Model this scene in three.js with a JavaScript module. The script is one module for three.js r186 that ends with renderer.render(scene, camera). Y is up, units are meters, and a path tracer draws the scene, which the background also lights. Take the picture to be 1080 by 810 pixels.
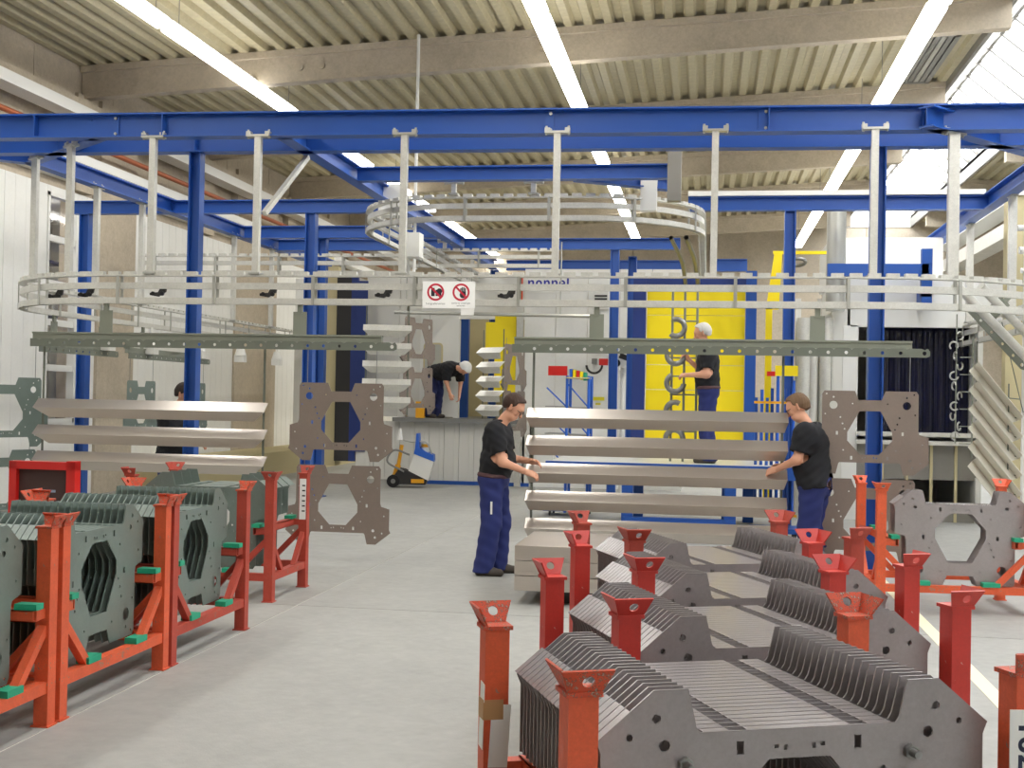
import * as THREE from 'three';
import { mergeGeometries, mergeVertices, toCreasedNormals } from 'three/addons/utils/BufferGeometryUtils.js';
import { RectAreaLightUniformsLib } from 'three/addons/lights/RectAreaLightUniformsLib.js';

// ---------------------------------------------------------------- camera, sky, exposure
const scene = new THREE.Scene();
const camera = new THREE.PerspectiveCamera(34.62, 1080 / 810, 0.05, 200);
camera.position.set(0, 1.7, 0);
camera.rotation.order = 'YXZ';
camera.rotation.set(0.0123, THREE.MathUtils.degToRad(9), 0.019);
const renderer = new THREE.WebGLRenderer({ antialias: true });
renderer.toneMapping = THREE.LinearToneMapping;
renderer.toneMappingExposure = 1.1;
renderer.shadowMap.enabled = true;
RectAreaLightUniformsLib.init();
scene.background = new THREE.Color().setRGB(9.0, 9.3, 9.7);      // even overcast sky over the ridge skylight

// fluorescent strips: three rows under the roof, from overhead to the end of the hall
const LAMP_Y = 6.5, LAMP_POWER = 20, LAMP_TINT = 0xfffcf6;
const LAMP_ROWS = [
  [-7.1, [[-3.4, -9.4], [-9.8, -15.2], [-15.3, -20.3], [-23.0, -25.0], [-27.0, -28.4], [-29.2, -31.0], [-33.2, -36.6], [-39.0, -41.2]]],
  [-2.15, [[-3.4, -9.4], [-9.8, -15.2], [-15.3, -20.5], [-23.3, -25.0], [-26.6, -29.2], [-29.5, -31.8], [-32.2, -34.4], [-34.8, -36.8]]],
  [2.65, [[-3.4, -9.4], [-9.8, -15.2], [-15.3, -20.4], [-22.4, -28.8], [-30.6, -38.4]]],
];

// ---------------------------------------------------------------- helpers
const PI = Math.PI, R = (d) => d * PI / 180;
let seed = 12345;
const rnd = () => { seed = (seed * 1664525 + 1013904223) >>> 0; return seed / 4294967296; };
const used = {};
function numbered(name) { const n = used[name] = (used[name] ?? -1) + 1; return n ? name + '_' + String(n).padStart(3, '0') : name; }
const lin = (hex) => new THREE.Color(hex);

function boxUV(g) {                                                // uv in metres from the dominant axis of each face
  if (g.index) g = g.toNonIndexed();
  const p = g.attributes.position, n = p.count, uv = new Float32Array(n * 2), a = new THREE.Vector3(), b = new THREE.Vector3(), c = new THREE.Vector3();
  for (let i = 0; i < n; i += 3) {
    a.fromBufferAttribute(p, i); b.fromBufferAttribute(p, i + 1).sub(a); c.fromBufferAttribute(p, i + 2).sub(a); b.cross(c);
    const x = Math.abs(b.x), y = Math.abs(b.y), z = Math.abs(b.z);
    for (let k = 0; k < 3; k++) {
      const j = i + k, X = p.getX(j), Y = p.getY(j), Z = p.getZ(j);
      if (y >= x && y >= z) { uv[2 * j] = X; uv[2 * j + 1] = Z; } else if (x >= z) { uv[2 * j] = Z; uv[2 * j + 1] = Y; } else { uv[2 * j] = X; uv[2 * j + 1] = Y; }
    }
  }
  g.setAttribute('uv', new THREE.BufferAttribute(uv, 2));
  return g;
}
function join(list) {
  if (!Array.isArray(list)) return list;
  if (list.length === 1) return list[0];
  return mergeGeometries(list.map((g) => { const q = g.index ? g.toNonIndexed() : g; for (const k of Object.keys(q.attributes)) if (!['position', 'normal', 'uv'].includes(k)) q.deleteAttribute(k); return q; }));
}
function part(name, geo, mat, parent = scene) {
  let g = join(geo);
  if (mat.map || mat.bumpMap || mat.roughnessMap) if (!g.userData.keepUV) g = boxUV(g);
  const m = new THREE.Mesh(g, mat);
  m.name = parent === scene ? numbered(name) : name; m.castShadow = m.receiveShadow = true;
  parent.add(m); return m;
}
function tag(o, label, category, group) { o.userData.label = label; o.userData.category = category; if (group) o.userData.group = group; return o; }
function struct(name, geo, mat, parent = scene) { const m = part(name, geo, mat, parent); if (parent === scene) m.userData.kind = 'structure'; return m; }
function structGroup(name) { const g = new THREE.Group(); g.name = numbered(name); g.userData.kind = 'structure'; scene.add(g); return g; }
function thing(name, label, category, pos = [0, 0, 0], turn = 0, group) {
  const o = new THREE.Group(); o.name = numbered(name); scene.add(o); o.position.set(...pos); o.rotation.y = turn; return tag(o, label, category, group);
}
function copyOf(src, label, pos, turn, group) {
  const o = src.clone(); o.name = numbered(src.name.replace(/_\d{3}$/, '')); o.userData = { ...src.userData }; scene.add(o);
  o.position.set(...pos); o.rotation.set(0, turn ?? 0, 0); o.userData.label = label; if (group) o.userData.group = group; return o;
}
const box = (w, h, d, x = 0, y = 0, z = 0) => new THREE.BoxGeometry(w, h, d).translate(x, y, z);
const b2 = (x0, x1, y0, y1, z0, z1) => box(Math.abs(x1 - x0), Math.abs(y1 - y0), Math.abs(z1 - z0), (x0 + x1) / 2, (y0 + y1) / 2, (z0 + z1) / 2);
const cyl = (r, h, x = 0, y = 0, z = 0, n = 16, r2 = r) => new THREE.CylinderGeometry(r2, r, h, n).translate(x, y, z);
const UP = new THREE.Vector3(0, 1, 0);
function bar(a, b, w, h = w) {                                      // box bar between two points, h measured across the vertical plane
  const A = new THREE.Vector3(...a), B = new THREE.Vector3(...b), d = B.clone().sub(A), L = d.length();
  const g = new THREE.BoxGeometry(w, h, L), m = new THREE.Matrix4();
  const f = d.clone().normalize(), up = Math.abs(f.y) > 0.99 ? new THREE.Vector3(1, 0, 0) : UP;
  m.lookAt(A, B, up); m.setPosition(A.add(B).multiplyScalar(0.5)); return g.applyMatrix4(m);
}
function rod(a, b, r, n = 10) {
  const A = new THREE.Vector3(...a), B = new THREE.Vector3(...b), d = B.clone().sub(A), L = d.length();
  const g = new THREE.CylinderGeometry(r, r, L, n), q = new THREE.Quaternion().setFromUnitVectors(UP, d.normalize());
  return g.applyQuaternion(q).translate(...A.add(B).multiplyScalar(0.5).toArray());
}
function tube(pts, r, seg = 24, n = 8) { return new THREE.TubeGeometry(new THREE.CatmullRomCurve3(pts.map((p) => new THREE.Vector3(...p))), seg, r, n); }
function hShape(h, b, tw, tf) {
  const s = new THREE.Shape(), B = b / 2, H = h / 2, w = tw / 2;
  [[-B, -H], [B, -H], [B, -H + tf], [w, -H + tf], [w, H - tf], [B, H - tf], [B, H], [-B, H], [-B, H - tf], [-w, H - tf], [-w, -H + tf], [-B, -H + tf]].forEach((p, i) => i ? s.lineTo(...p) : s.moveTo(...p));
  return s;
}
function hBeam(a, b, h = 0.27, w = 0.2, tw = 0.01, tf = 0.016) {     // H section between two points; its top flange stays level
  const A = new THREE.Vector3(...a), B = new THREE.Vector3(...b), L = A.distanceTo(B);
  const g = new THREE.ExtrudeGeometry(hShape(h, w, tw, tf), { depth: L, bevelEnabled: false }), m = new THREE.Matrix4();
  const d = B.clone().sub(A).normalize();
  m.lookAt(B, A, Math.abs(d.y) > 0.99 ? new THREE.Vector3(1, 0, 0) : UP); m.setPosition(A); return g.applyMatrix4(m);
}
function poly(pts, holes = []) {
  const s = new THREE.Shape(); pts.forEach((p, i) => i ? s.lineTo(...p) : s.moveTo(...p)); s.closePath();
  for (const h of holes) {
    const q = new THREE.Path();
    if (h.r) { const n = h.n ?? 10; for (let i = 0; i <= n; i++) { const t = -i / n * 2 * PI; q[i ? 'lineTo' : 'moveTo'](h.x + h.r * Math.cos(t), h.y + h.r * Math.sin(t)); } } else h.p.forEach((p, i) => i ? q.lineTo(...p) : q.moveTo(...p));
    s.holes.push(q);
  }
  return s;
}
const rectHole = (x, y, w, h) => ({ p: [[x - w / 2, y - h / 2], [x - w / 2, y + h / 2], [x + w / 2, y + h / 2], [x + w / 2, y - h / 2], [x - w / 2, y - h / 2]] });
const ext = (shape, depth, curveSegments = 6) => new THREE.ExtrudeGeometry(shape, { depth, bevelEnabled: false, curveSegments });

// ---------------------------------------------------------------- textures (grain, stains and wear only)
function noiseGrid(n, cells, rand) {
  const g = new Float32Array(cells * cells); for (let i = 0; i < g.length; i++) g[i] = rand();
  const out = new Float32Array(n * n);
  for (let y = 0; y < n; y++) for (let x = 0; x < n; x++) {
    const fx = x / n * cells, fy = y / n * cells, x0 = Math.floor(fx), y0 = Math.floor(fy); let u = fx - x0, v = fy - y0; u = u * u * (3 - 2 * u); v = v * v * (3 - 2 * v);
    const q = (a, b) => g[((b + cells) % cells) * cells + (a + cells) % cells];
    out[y * n + x] = (q(x0, y0) * (1 - u) + q(x0 + 1, y0) * u) * (1 - v) + (q(x0, y0 + 1) * (1 - u) + q(x0 + 1, y0 + 1) * u) * v;
  }
  return out;
}
function fbm(n, octaves, s) { const keep = seed; seed = s; const out = new Float32Array(n * n); let tot = 0; for (const [c, w] of octaves) { const g = noiseGrid(n, c, rnd); tot += w; for (let i = 0; i < out.length; i++) out[i] += g[i] * w; } seed = keep; for (let i = 0; i < out.length; i++) out[i] /= tot; return out; }
function texOf(n, fn, metres, srgb = true) {
  const d = new Uint8Array(n * n * 4);
  for (let i = 0; i < n * n; i++) { const c = fn(i, i % n, Math.floor(i / n)); d[4 * i] = c[0]; d[4 * i + 1] = c[1]; d[4 * i + 2] = c[2]; d[4 * i + 3] = 255; }
  const t = new THREE.DataTexture(d, n, n); t.wrapS = t.wrapT = THREE.RepeatWrapping; t.magFilter = THREE.LinearFilter; t.minFilter = THREE.LinearMipmapLinearFilter; t.generateMipmaps = true;
  if (srgb) t.colorSpace = THREE.SRGBColorSpace; t.repeat.set(1 / metres, 1 / metres); t.needsUpdate = true; return t;
}
const clamp = (v, a = 0, b = 255) => Math.max(a, Math.min(b, v));
const NF = fbm(512, [[4, 1], [9, 0.8], [23, 0.6], [61, 0.5], [150, 0.5], [256, 0.4]], 11), NC = fbm(512, [[3, 1], [7, 0.8], [17, 0.5]], 5), NS = fbm(512, [[40, 0.6], [110, 1], [256, 1]], 77);
const tint = (rgb, n, amt, metres) => texOf(512, (i) => { const k = 1 + (n[i] - 0.5) * amt; return rgb.map((c) => clamp(c * k)); }, metres);
const T = {
  floor: texOf(512, (i) => { let k = 1 + (NF[i] - 0.5) * 0.16 + (NS[i] - 0.5) * 0.08; const w = clamp((NC[i] - 0.66) * 6, 0, 1); k *= 1 - 0.09 * w; return [160 * k, 160 * k, 156 * k].map((v) => clamp(v)); }, 7),
  concrete: texOf(512, (i) => { const k = 1 + (NF[i] - 0.5) * 0.22 + (NS[i] - 0.5) * 0.1; return [188 * k, 176 * k, 157 * k].map((v) => clamp(v)); }, 4),
  deck: texOf(512, (i) => { const k = 1 + (NF[(i * 7) % (512 * 512)] - 0.5) * 0.2; return [190 * k, 180 * k, 148 * k].map((v) => clamp(v)); }, 3),
  panel: texOf(512, (i, x) => { const k = 1 + (NC[i] - 0.5) * 0.05 + (NS[i] - 0.5) * 0.03; return [236 * k, 236 * k, 232 * k].map((v) => clamp(v)); }, 3),
  orange: texOf(512, (i) => { const w = NF[i] * 0.6 + NS[i] * 0.4; if (w > 0.655) return [150, 118, 100]; const k = 1 + (NC[i] - 0.5) * 0.22 + (NS[i] - 0.5) * 0.12; return [216 * k, 92 * k, 54 * k].map((v) => clamp(v)); }, 0.9),
  red: texOf(512, (i) => { const w = NF[i] * 0.6 + NS[i] * 0.4; if (w > 0.69) return [196, 150, 138]; const k = 1 + (NC[i] - 0.5) * 0.16 + (NS[i] - 0.5) * 0.08; return [198 * k, 56 * k, 46 * k].map((v) => clamp(v)); }, 0.9),
  dullred: texOf(512, (i) => { const w = NF[i] * 0.6 + NS[i] * 0.4; if (w > 0.67) return [140, 105, 92]; const k = 1 + (NC[i] - 0.5) * 0.2 + (NS[i] - 0.5) * 0.12; return [176 * k, 68 * k, 52 * k].map((v) => clamp(v)); }, 0.9),
  worn: texOf(512, (i) => { const w = NF[(i + 9000) % 262144] * 0.55 + NS[i] * 0.45; if (w > 0.55) return w > 0.6 ? [168, 152, 134] : [120, 76, 58]; const k = 1 + (NC[i] - 0.5) * 0.3; return [200 * k, 76 * k, 46 * k].map((v) => clamp(v)); }, 0.45),
  plate: texOf(512, (i) => { const k = 1 + (NC[i] - 0.5) * 0.08 + (NS[i] - 0.5) * 0.07; return [156 * k, 149 * k, 149 * k].map((v) => clamp(v)); }, 1.2),
  green: texOf(512, (i) => { const k = 1 + (NC[i] - 0.5) * 0.1 + (NS[i] - 0.5) * 0.07; return [116 * k, 130 * k, 124 * k].map((v) => clamp(v)); }, 1.2),
  primer: texOf(512, (i) => { const k = 1 + (NC[i] - 0.5) * 0.06 + (NS[i] - 0.5) * 0.06; return [132 * k, 119 * k, 110 * k].map((v) => clamp(v)); }, 1.2),
  galv: texOf(512, (i) => { const k = 1 + (NF[i] - 0.5) * 0.16 + (NS[i] - 0.5) * 0.1; return [214 * k, 213 * k, 206 * k].map((v) => clamp(v)); }, 1),
  cloth: texOf(256, (i, x, y) => { const v = 128 + 60 * ((x >> 1 & 1) ^ (y >> 1 & 1)) + (i * 2654435761 >>> 24) * 0.2; return [v, v, v]; }, 0.06, false),
};
const SM = (o) => new THREE.MeshStandardMaterial(o);
const bumpFine = texOf(512, (i) => { const v = 128 + (NS[i] - 0.5) * 220; return [v, v, v].map((q) => clamp(q)); }, 1.2, false);
const M = {
  floor: SM({ map: T.floor, roughness: 0.62, bumpMap: bumpFine, bumpScale: 0.0012 }),
  joint: SM({ color: 0xd6d4ca, roughness: 0.9 }),
  line: SM({ color: 0xe9e4c4, roughness: 0.7 }),
  concrete: SM({ map: T.concrete, roughness: 0.9, bumpMap: bumpFine, bumpScale: 0.002 }),
  deck: SM({ map: T.deck, roughness: 0.5 }),
  panel: SM({ map: T.panel, roughness: 0.5 }),
  white: SM({ color: 0xe6e6e2, roughness: 0.45 }),
  offwhite: SM({ color: 0xdddcd6, roughness: 0.55 }),
  tan: SM({ color: 0xc9bd94, roughness: 0.7 }),
  blue: SM({ color: 0x2254a8, roughness: 0.42 }),
  navy: SM({ color: 0x1d3478, roughness: 0.5 }),
  midblue: SM({ color: 0x2a62c8, roughness: 0.45 }),
  galv: SM({ map: T.galv, roughness: 0.38, metalness: 0.35 }),
  zinc: SM({ color: 0xb9b9b2, roughness: 0.35, metalness: 0.6 }),
  steel: SM({ color: 0x8f8f8c, roughness: 0.4, metalness: 0.7 }),
  dark: SM({ color: 0x2c2b2b, roughness: 0.6 }),
  black: SM({ color: 0x0c0c10, roughness: 0.5 }),
  olive: SM({ color: 0x84887b, roughness: 0.5 }),
  olivedark: SM({ color: 0x6c7166, roughness: 0.5 }),
  orange: SM({ map: T.orange, roughness: 0.5 }),
  red: SM({ map: T.red, roughness: 0.42 }),
  dullred: SM({ map: T.dullred, roughness: 0.55 }),
  worn: SM({ map: T.worn, roughness: 0.6 }),
  signred: SM({ color: 0xd0221c, roughness: 0.4 }),
  plate: SM({ map: T.plate, roughness: 0.24, metalness: 0.15 }),
  primer: SM({ map: T.primer, roughness: 0.45, metalness: 0.1 }),
  green: SM({ map: T.green, roughness: 0.36, metalness: 0.12 }),
  louver: SM({ color: 0xcdc5bd, roughness: 0.3, metalness: 0.85 }),
  pale: SM({ color: 0xdedacd, roughness: 0.4, metalness: 0.2 }),
  rubber: SM({ color: 0x1f9c78, roughness: 0.6 }),
  yellow: SM({ color: 0xf5dc06, roughness: 0.5 }),
  amber: SM({ color: 0xe8a514, roughness: 0.5 }),
  copper: SM({ color: 0xb0603a, roughness: 0.4, metalness: 0.4 }),
  paper: SM({ color: 0xf1f0ec, roughness: 0.8 }),
  tape: SM({ color: 0xb58a5c, roughness: 0.5 }),
  hole: SM({ color: 0x08080a, roughness: 0.7 }),
  lamp: SM({ color: 0xffffff, emissive: 0xfffdf8, emissiveIntensity: 9, roughness: 0.5 }),
  lampbody: SM({ color: 0xdedcd4, roughness: 0.5 }),
  glass: new THREE.MeshPhysicalMaterial({ color: 0xffffff, transmission: 1, thickness: 0, roughness: 0.05, ior: 1.45 }),
  frame: SM({ color: 0x8d8a84, roughness: 0.5, metalness: 0.3 }),
  strip: SM({ color: 0x0f1230, roughness: 0.08 }),
};

// ---------------------------------------------------------------- the hall
const ZB = -41, ZF = 13, XL = -10, XR = 10, SKY0 = 4.27, SKY1 = 6.36;
const deckY = (x) => x <= 5.3 ? 7.37 + 0.052 * (x + 1) : 7.37 + 0.052 * (11.6 - x);

{ // floor: cast slabs with narrow joints
  const f = structGroup('floor');
  const xs = [XL - 0.4, -8.25, -3.25, 1.75, 6.75, XR + 0.4], zs = [ZF + 0.4, 5.4, 0.4, -4.6, -9.6, -14.6, -19.6, -24.6, -29.6, -34.6, ZB - 0.4], j = 0.006;
  for (let i = 0; i + 1 < xs.length; i++) for (let k = 0; k + 1 < zs.length; k++) part('slab', b2(xs[i] + j, xs[i + 1] - j, -0.2, 0, zs[k] - j, zs[k + 1] + j), M.floor, f);
  part('joint_filler', b2(xs[0], xs[5], -0.25, -0.004, zs[0], zs[10]), M.joint, f);
  const l = struct('floor_marking', b2(1.66, 1.76, 0, 0.002, -12.5, 2), M.line);
  l.userData.label = 'pale painted line on the floor beside the red racks';
}
{ // roof: folded sheet bays between concrete beams, open along the ridge for the skylight
  const f = structGroup('ceiling'), zb = []; for (let z = 11.5; z > ZB + 2; z -= 5) zb.push(z);
  function bay(x0, x1, z0, z1) {                                    // trapezoidal folds run along z
    const P = [], pitch = 0.3, d = 0.085; let x = x0;
    const pts = [];
    while (x < x1 - 1e-6) { for (const [dx, dy] of [[0, 0], [0.11, 0], [0.15, d], [0.26, d], [0.3, 0]]) if (x + dx <= x1 + 1e-6) pts.push([x + dx, deckY(x + dx) + dy]); x += pitch; }
    for (let i = 0; i + 1 < pts.length; i++) { const [a, b] = pts[i], [c, e] = pts[i + 1]; if (c - a < 1e-6) continue; P.push(a, b, z0, c, e, z0, a, b, z1, c, e, z0, c, e, z1, a, b, z1); }
    const g = new THREE.BufferGeometry(); g.setAttribute('position', new THREE.Float32BufferAttribute(P, 3)); g.computeVertexNormals(); g.setAttribute('uv', new THREE.Float32BufferAttribute(new Float32Array(P.length / 3 * 2), 2)); return g;
  }
  const edges = [ZF, ...zb, ZB];
  for (let i = 0; i + 1 < edges.length; i++) {
    part('deck_sheet', bay(XL, SKY0, edges[i], edges[i + 1]), M.deck, f);
    part('deck_sheet', bay(SKY1, XR, edges[i], edges[i + 1]), M.deck, f);
  }
  // roof build-up above the sheets keeps the daylight out
  const ro = (x0, x1) => { const s = poly([[x0, deckY(x0) + 0.1], [x1, deckY(x1) + 0.1], [x1, deckY(x1) + 0.3], [x0, deckY(x0) + 0.3]]); return ext(s, ZF - ZB + 0.8).translate(0, 0, ZB - 0.4); };
  part('insulation', [ro(XL - 0.4, SKY0), ro(SKY1, XR + 0.4)], M.offwhite, f);
  for (const z of zb) { // concrete beams with a top flange, pitched with the roof
    const mk = (x0, x1) => {
      const web = ext(poly([[x0, deckY(x0) - 0.5], [x1, deckY(x1) - 0.5], [x1, deckY(x1) - 0.1], [x0, deckY(x0) - 0.1]]), 0.2).translate(0, 0, z - 0.1);
      const fl = ext(poly([[x0, deckY(x0) - 0.1], [x1, deckY(x1) - 0.1], [x1, deckY(x1) + 0.002], [x0, deckY(x0) + 0.002]]), 0.34).translate(0, 0, z - 0.17); return [web, fl];
    };
    struct('ceiling_beam', mk(XL, SKY0 - 0.06), M.concrete); struct('ceiling_beam', mk(SKY1 + 0.06, XR), M.concrete);
  }
  // small round anchors cast in the nearest visible beam
  for (const x of [-6.35, -6.0, -2.55]) part('anchor', new THREE.CylinderGeometry(0.05, 0.05, 0.03, 14).rotateX(PI / 2).translate(x, deckY(x) - 0.28, -18.5 + 0.112), M.concrete, f);
}
{ // ridge skylight: kerbs, glazing bars and panes
  const s = structGroup('window_1'), y0 = deckY(SKY0) + 0.02, y1 = deckY(SKY1) + 0.02, xr = 5.3, yr = y0 + 1.05;
  part('kerb', b2(SKY0 - 0.06, SKY0, y0 - 0.16, y0 + 0.16, ZB, ZF), M.frame, s);
  part('kerb', b2(SKY1, SKY1 + 0.06, y1 - 0.2, y1 + 0.16, ZB, ZF), M.frame, s);
  part('ridge_bar', b2(xr - 0.04, xr + 0.04, yr - 0.05, yr + 0.03, ZB, ZF), M.frame, s);
  for (let z = ZF, i = 0; z > ZB + 0.01; z -= 1, i++) {
    for (const [xa, ya] of [[SKY0, y0 + 0.16], [SKY1, y1 + 0.16]]) {
      part('glazing_bar', bar([xa, ya, z], [xr, yr, z], 0.08, 0.08), M.frame, s);
      const g = new THREE.BufferGeometry(), z2 = z - 1;
      g.setAttribute('position', new THREE.Float32BufferAttribute([xa, ya, z, xr, yr, z, xa, ya, z2, xr, yr, z, xr, yr, z2, xa, ya, z2], 3)); g.computeVertexNormals(); g.setAttribute('uv', new THREE.Float32BufferAttribute(new Float32Array(12), 2));
      part('pane', g, M.glass, s);
    }
  }
  for (const z of [ZB, ZF]) part('gable', ext(poly([[SKY0, y0 - 0.2], [SKY1, y1 - 0.2], [SKY1, y1 + 0.16], [xr, yr], [SKY0, y0 + 0.16]]), 0.05).translate(0, 0, z - 0.02), M.offwhite, s);
}
{ // smoke vent set in the deck beside the skylight
  const t = thing('smoke_vent', 'grey louvred vent set into the roof beside the skylight', 'vent');
  const y = deckY(3.56) - 0.03;
  const g = (x0, x1, z0, z1, dy = 0) => b2(x0, x1, y - 0.03 + dy, y + 0.03 + dy, z0, z1);
  part('frame', [g(3.28, 3.36, -20.1, -23.1), g(3.78, 3.86, -20.1, -23.1), g(3.28, 3.86, -20.1, -20.2), g(3.28, 3.86, -23.0, -23.1)], M.steel, t);
  for (let i = 0; i < 4; i++) part('slat', g(3.38 + i * 0.1, 3.46 + i * 0.1, -20.2, -23.0, 0.01), i % 2 ? M.steel : M.zinc, t);
}
{ // left side: white panel wall with concrete columns, plinth, upper concrete band, glazed opening
  const w = structGroup('wall_left');
  const top = 4.85, cols = [[-19.0, -20.3], [-25.0, -27.5], [-31.4, -32.6]];
  const seg = [[ZF, -17.45], [-18.35, -19.0], [-20.3, -25.0], [-27.5, -31.4], [-32.6, ZB]];
  for (const [a, b] of seg) { const n = Math.max(1, Math.round((a - b) / 1.15)); for (let i = 0; i < n; i++) { const z0 = a + (b - a) * i / n, z1 = a + (b - a) * (i + 1) / n; part('panel', [b2(XL - 0.1, XL, 0, top, z0 - 0.006, z1 + 0.006), ...[0.25, 0.5, 0.75].map((k) => b2(XL, XL + 0.004, 0, top, z0 + (z1 - z0) * k + 0.02, z0 + (z1 - z0) * k - 0.02))], M.panel, w); } }
  part('panel', b2(XL - 0.1, XL, 4.75, top, -17.45, -18.35), M.panel, w); part('panel', b2(XL - 0.1, XL, 0, 1.2, -17.45, -18.35), M.panel, w);
  part('backing', [b2(XL - 0.3, XL - 0.12, 0, 8, ZF, -17.45), b2(XL - 0.3, XL - 0.12, 0, 8, -18.35, ZB), b2(XL - 0.3, XL - 0.12, 4.75, 8, -17.45, -18.35), b2(XL - 0.3, XL - 0.12, 0, 1.2, -17.45, -18.35)], M.concrete, w);
  for (const [a, b] of cols) part('column', b2(XL - 0.1, XL + 0.05, 0, 6.5, a, b), M.concrete, w);
  for (const z of [-18.5, -13.5, -8.5, -3.5, -23.5, -28.5, -33.5, -38.5]) part('column', b2(XL - 0.1, XL + 0.04, 4.9, deckY(XL) - 0.45, z - 0.28, z + 0.28), M.concrete, w);
  for (let z = ZF; z > ZB + 1; z -= 2.5) part('upper_panel', b2(XL - 0.1, XL - 0.02, 6.2, 7.2, z - 0.008, Math.max(z - 2.5, ZB) + 0.008), M.concrete, w);
  part('ledge', b2(XL - 0.1, XL + 0.04, 5.02, 5.12, ZF, ZB), M.offwhite, w);
  struct('trim_1', b2(XL + 0.06, -8.9, 0, 0.5, -20.5, -40), M.tan);
  part('closing_strip', b2(XL - 0.12, XL - 0.1, 4.8, 6.3, ZF, ZB), M.concrete, w);
}
{ // glazed opening in the left wall, with the blue shelving of the next bay behind it
  const s = structGroup('window_2'), x = XL - 0.05;
  part('frame', [b2(x - 0.05, x + 0.07, 1.2, 4.75, -17.45, -17.5), b2(x - 0.05, x + 0.07, 1.2, 4.75, -18.3, -18.35), b2(x - 0.05, x + 0.07, 4.69, 4.75, -17.45, -18.35), b2(x - 0.05, x + 0.07, 1.2, 1.26, -17.45, -18.35)], M.white, s);
  for (const y of [2.05, 2.75, 3.35, 4.05]) part('transom', b2(x - 0.03, x + 0.05, y - 0.05, y + 0.05, -17.5, -18.3), M.white, s);
  for (const [a, b] of [[1.26, 2], [2.1, 2.7], [2.8, 3.3], [3.4, 4.0], [4.1, 4.69]]) part('pane', b2(x - 0.004, x + 0.004, a, b, -17.5, -18.3), M.glass, s);
  const r = struct('wall_next_bay', [b2(-12.6, -12.5, 0, 5, -15, -22), b2(-12.5, XL - 0.3, 4.9, 5, -15, -22), b2(-12.5, XL - 0.3, -0.1, 0, -15, -22), b2(-12.5, XL - 0.3, 0, 5, -14.9, -15), b2(-12.5, XL - 0.3, 0, 5, -22.1, -22)], M.offwhite); r.userData.kind = 'structure';
  const nl = thing('strip_light', 'strip light in the next bay behind the side window', 'lamp', [-11.2, 4.75, -18]); part('housing', b2(-0.06, 0.06, 0.04, 0.15, -1.4, 1.4), M.lampbody, nl); part('tube', b2(-0.1, 0.1, -0.02, 0.04, -1.4, 1.4), M.lamp, nl); const nr = new THREE.RectAreaLight(LAMP_TINT, LAMP_POWER, 0.2, 2.8); nr.position.set(-11.2, 4.72, -18); nr.rotation.x = -PI / 2; nr.castShadow = true; scene.add(nr);
  const t = thing('shelf_rack', 'blue shelf rack with stored goods seen through the side window', 'shelf', [-11.4, 0, -18.6]);
  for (const z of [-1.2, 0, 1.2]) for (const x2 of [-0.4, 0.4]) part('upright', b2(x2 - 0.04, x2 + 0.04, 0, 4.4, z - 0.04, z + 0.04), M.blue, t);
  for (const y of [1.2, 2.1, 3.0, 3.9]) part('shelf', b2(-0.42, 0.42, y - 0.05, y, -1.25, 1.25), M.navy, t);
  for (let i = 0; i < 9; i++) { const c = tag(part('carton', box(0.4, 0.4, 0.5, -11.35, [1.4, 2.3, 3.2][i % 3], -17.7 - Math.floor(i / 3) * 0.75), i % 2 ? M.offwhite : M.navy), (i % 2 ? 'pale' : 'dark blue') + ' carton, ' + ['near', 'middle', 'far'][Math.floor(i / 3)] + ' one on the ' + ['lower', 'middle', 'upper'][i % 3] + ' shelf behind the side window', 'carton', 'cartons behind the side window'); }
}
{ // pipes and ducts along the left wall
  const p = (n, l, c, g, m) => tag(part(n, g, m), l, c);
  p('cable_duct', 'upper white cable duct running along the left wall under the roof', 'duct', b2(-9.94, -9.6, 5.95, 6.12, 2, -40), M.white);
  p('cable_duct', 'long white duct above the white panel wall, below the copper pipe', 'duct', b2(-9.9, -9.6, 5.22, 5.36, 2, -40), M.white);
  p('pipe', 'thin copper coloured pipe running along the left wall', 'pipe', rod([-9.7, 5.6, 2], [-9.7, 5.6, -40], 0.045), M.copper);
  p('gutter', 'brownish rail along the upper left concrete wall', 'rail', b2(-9.94, -9.8, 6.2, 6.3, 2, -40), M.concrete);
}
{ // far end, wall behind the camera, right side
  const wb = structGroup('wall_back');
  for (let x = XL; x < XR - 0.1; x += 2.5) part('panel', b2(x + 0.01, x + 2.49, 0, 8.4, ZB - 0.1, ZB), M.concrete, wb);
  part('backing', b2(XL - 0.4, XR + 0.4, -0.1, 8.6, ZB - 0.4, ZB - 0.12), M.concrete, wb);
  struct('wall_front', b2(XL - 0.4, XR + 0.4, -0.1, 9.2, ZF, ZF + 0.3), M.concrete);
  const wr = structGroup('wall_right');
  for (let z = ZF; z > ZB + 0.1; z -= 2.35) part('panel', b2(XR, XR + 0.1, 0, 7.3, z - 0.01, z - 2.34), M.panel, wr);
  part('backing', b2(XR + 0.12, XR + 0.4, -0.1, 8.4, ZF, ZB), M.concrete, wr);
  tag(part('air_duct', [b2(6.9, 7.5, 6.55, 7.0, -14, -40)], M.offwhite), 'upper square air duct on the right under the skylight', 'duct');
  tag(part('air_duct', [b2(6.9, 7.4, 5.75, 6.1, -14, -40)], M.galv), 'lower grey air duct on the right below the pale one', 'duct');
}
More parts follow.
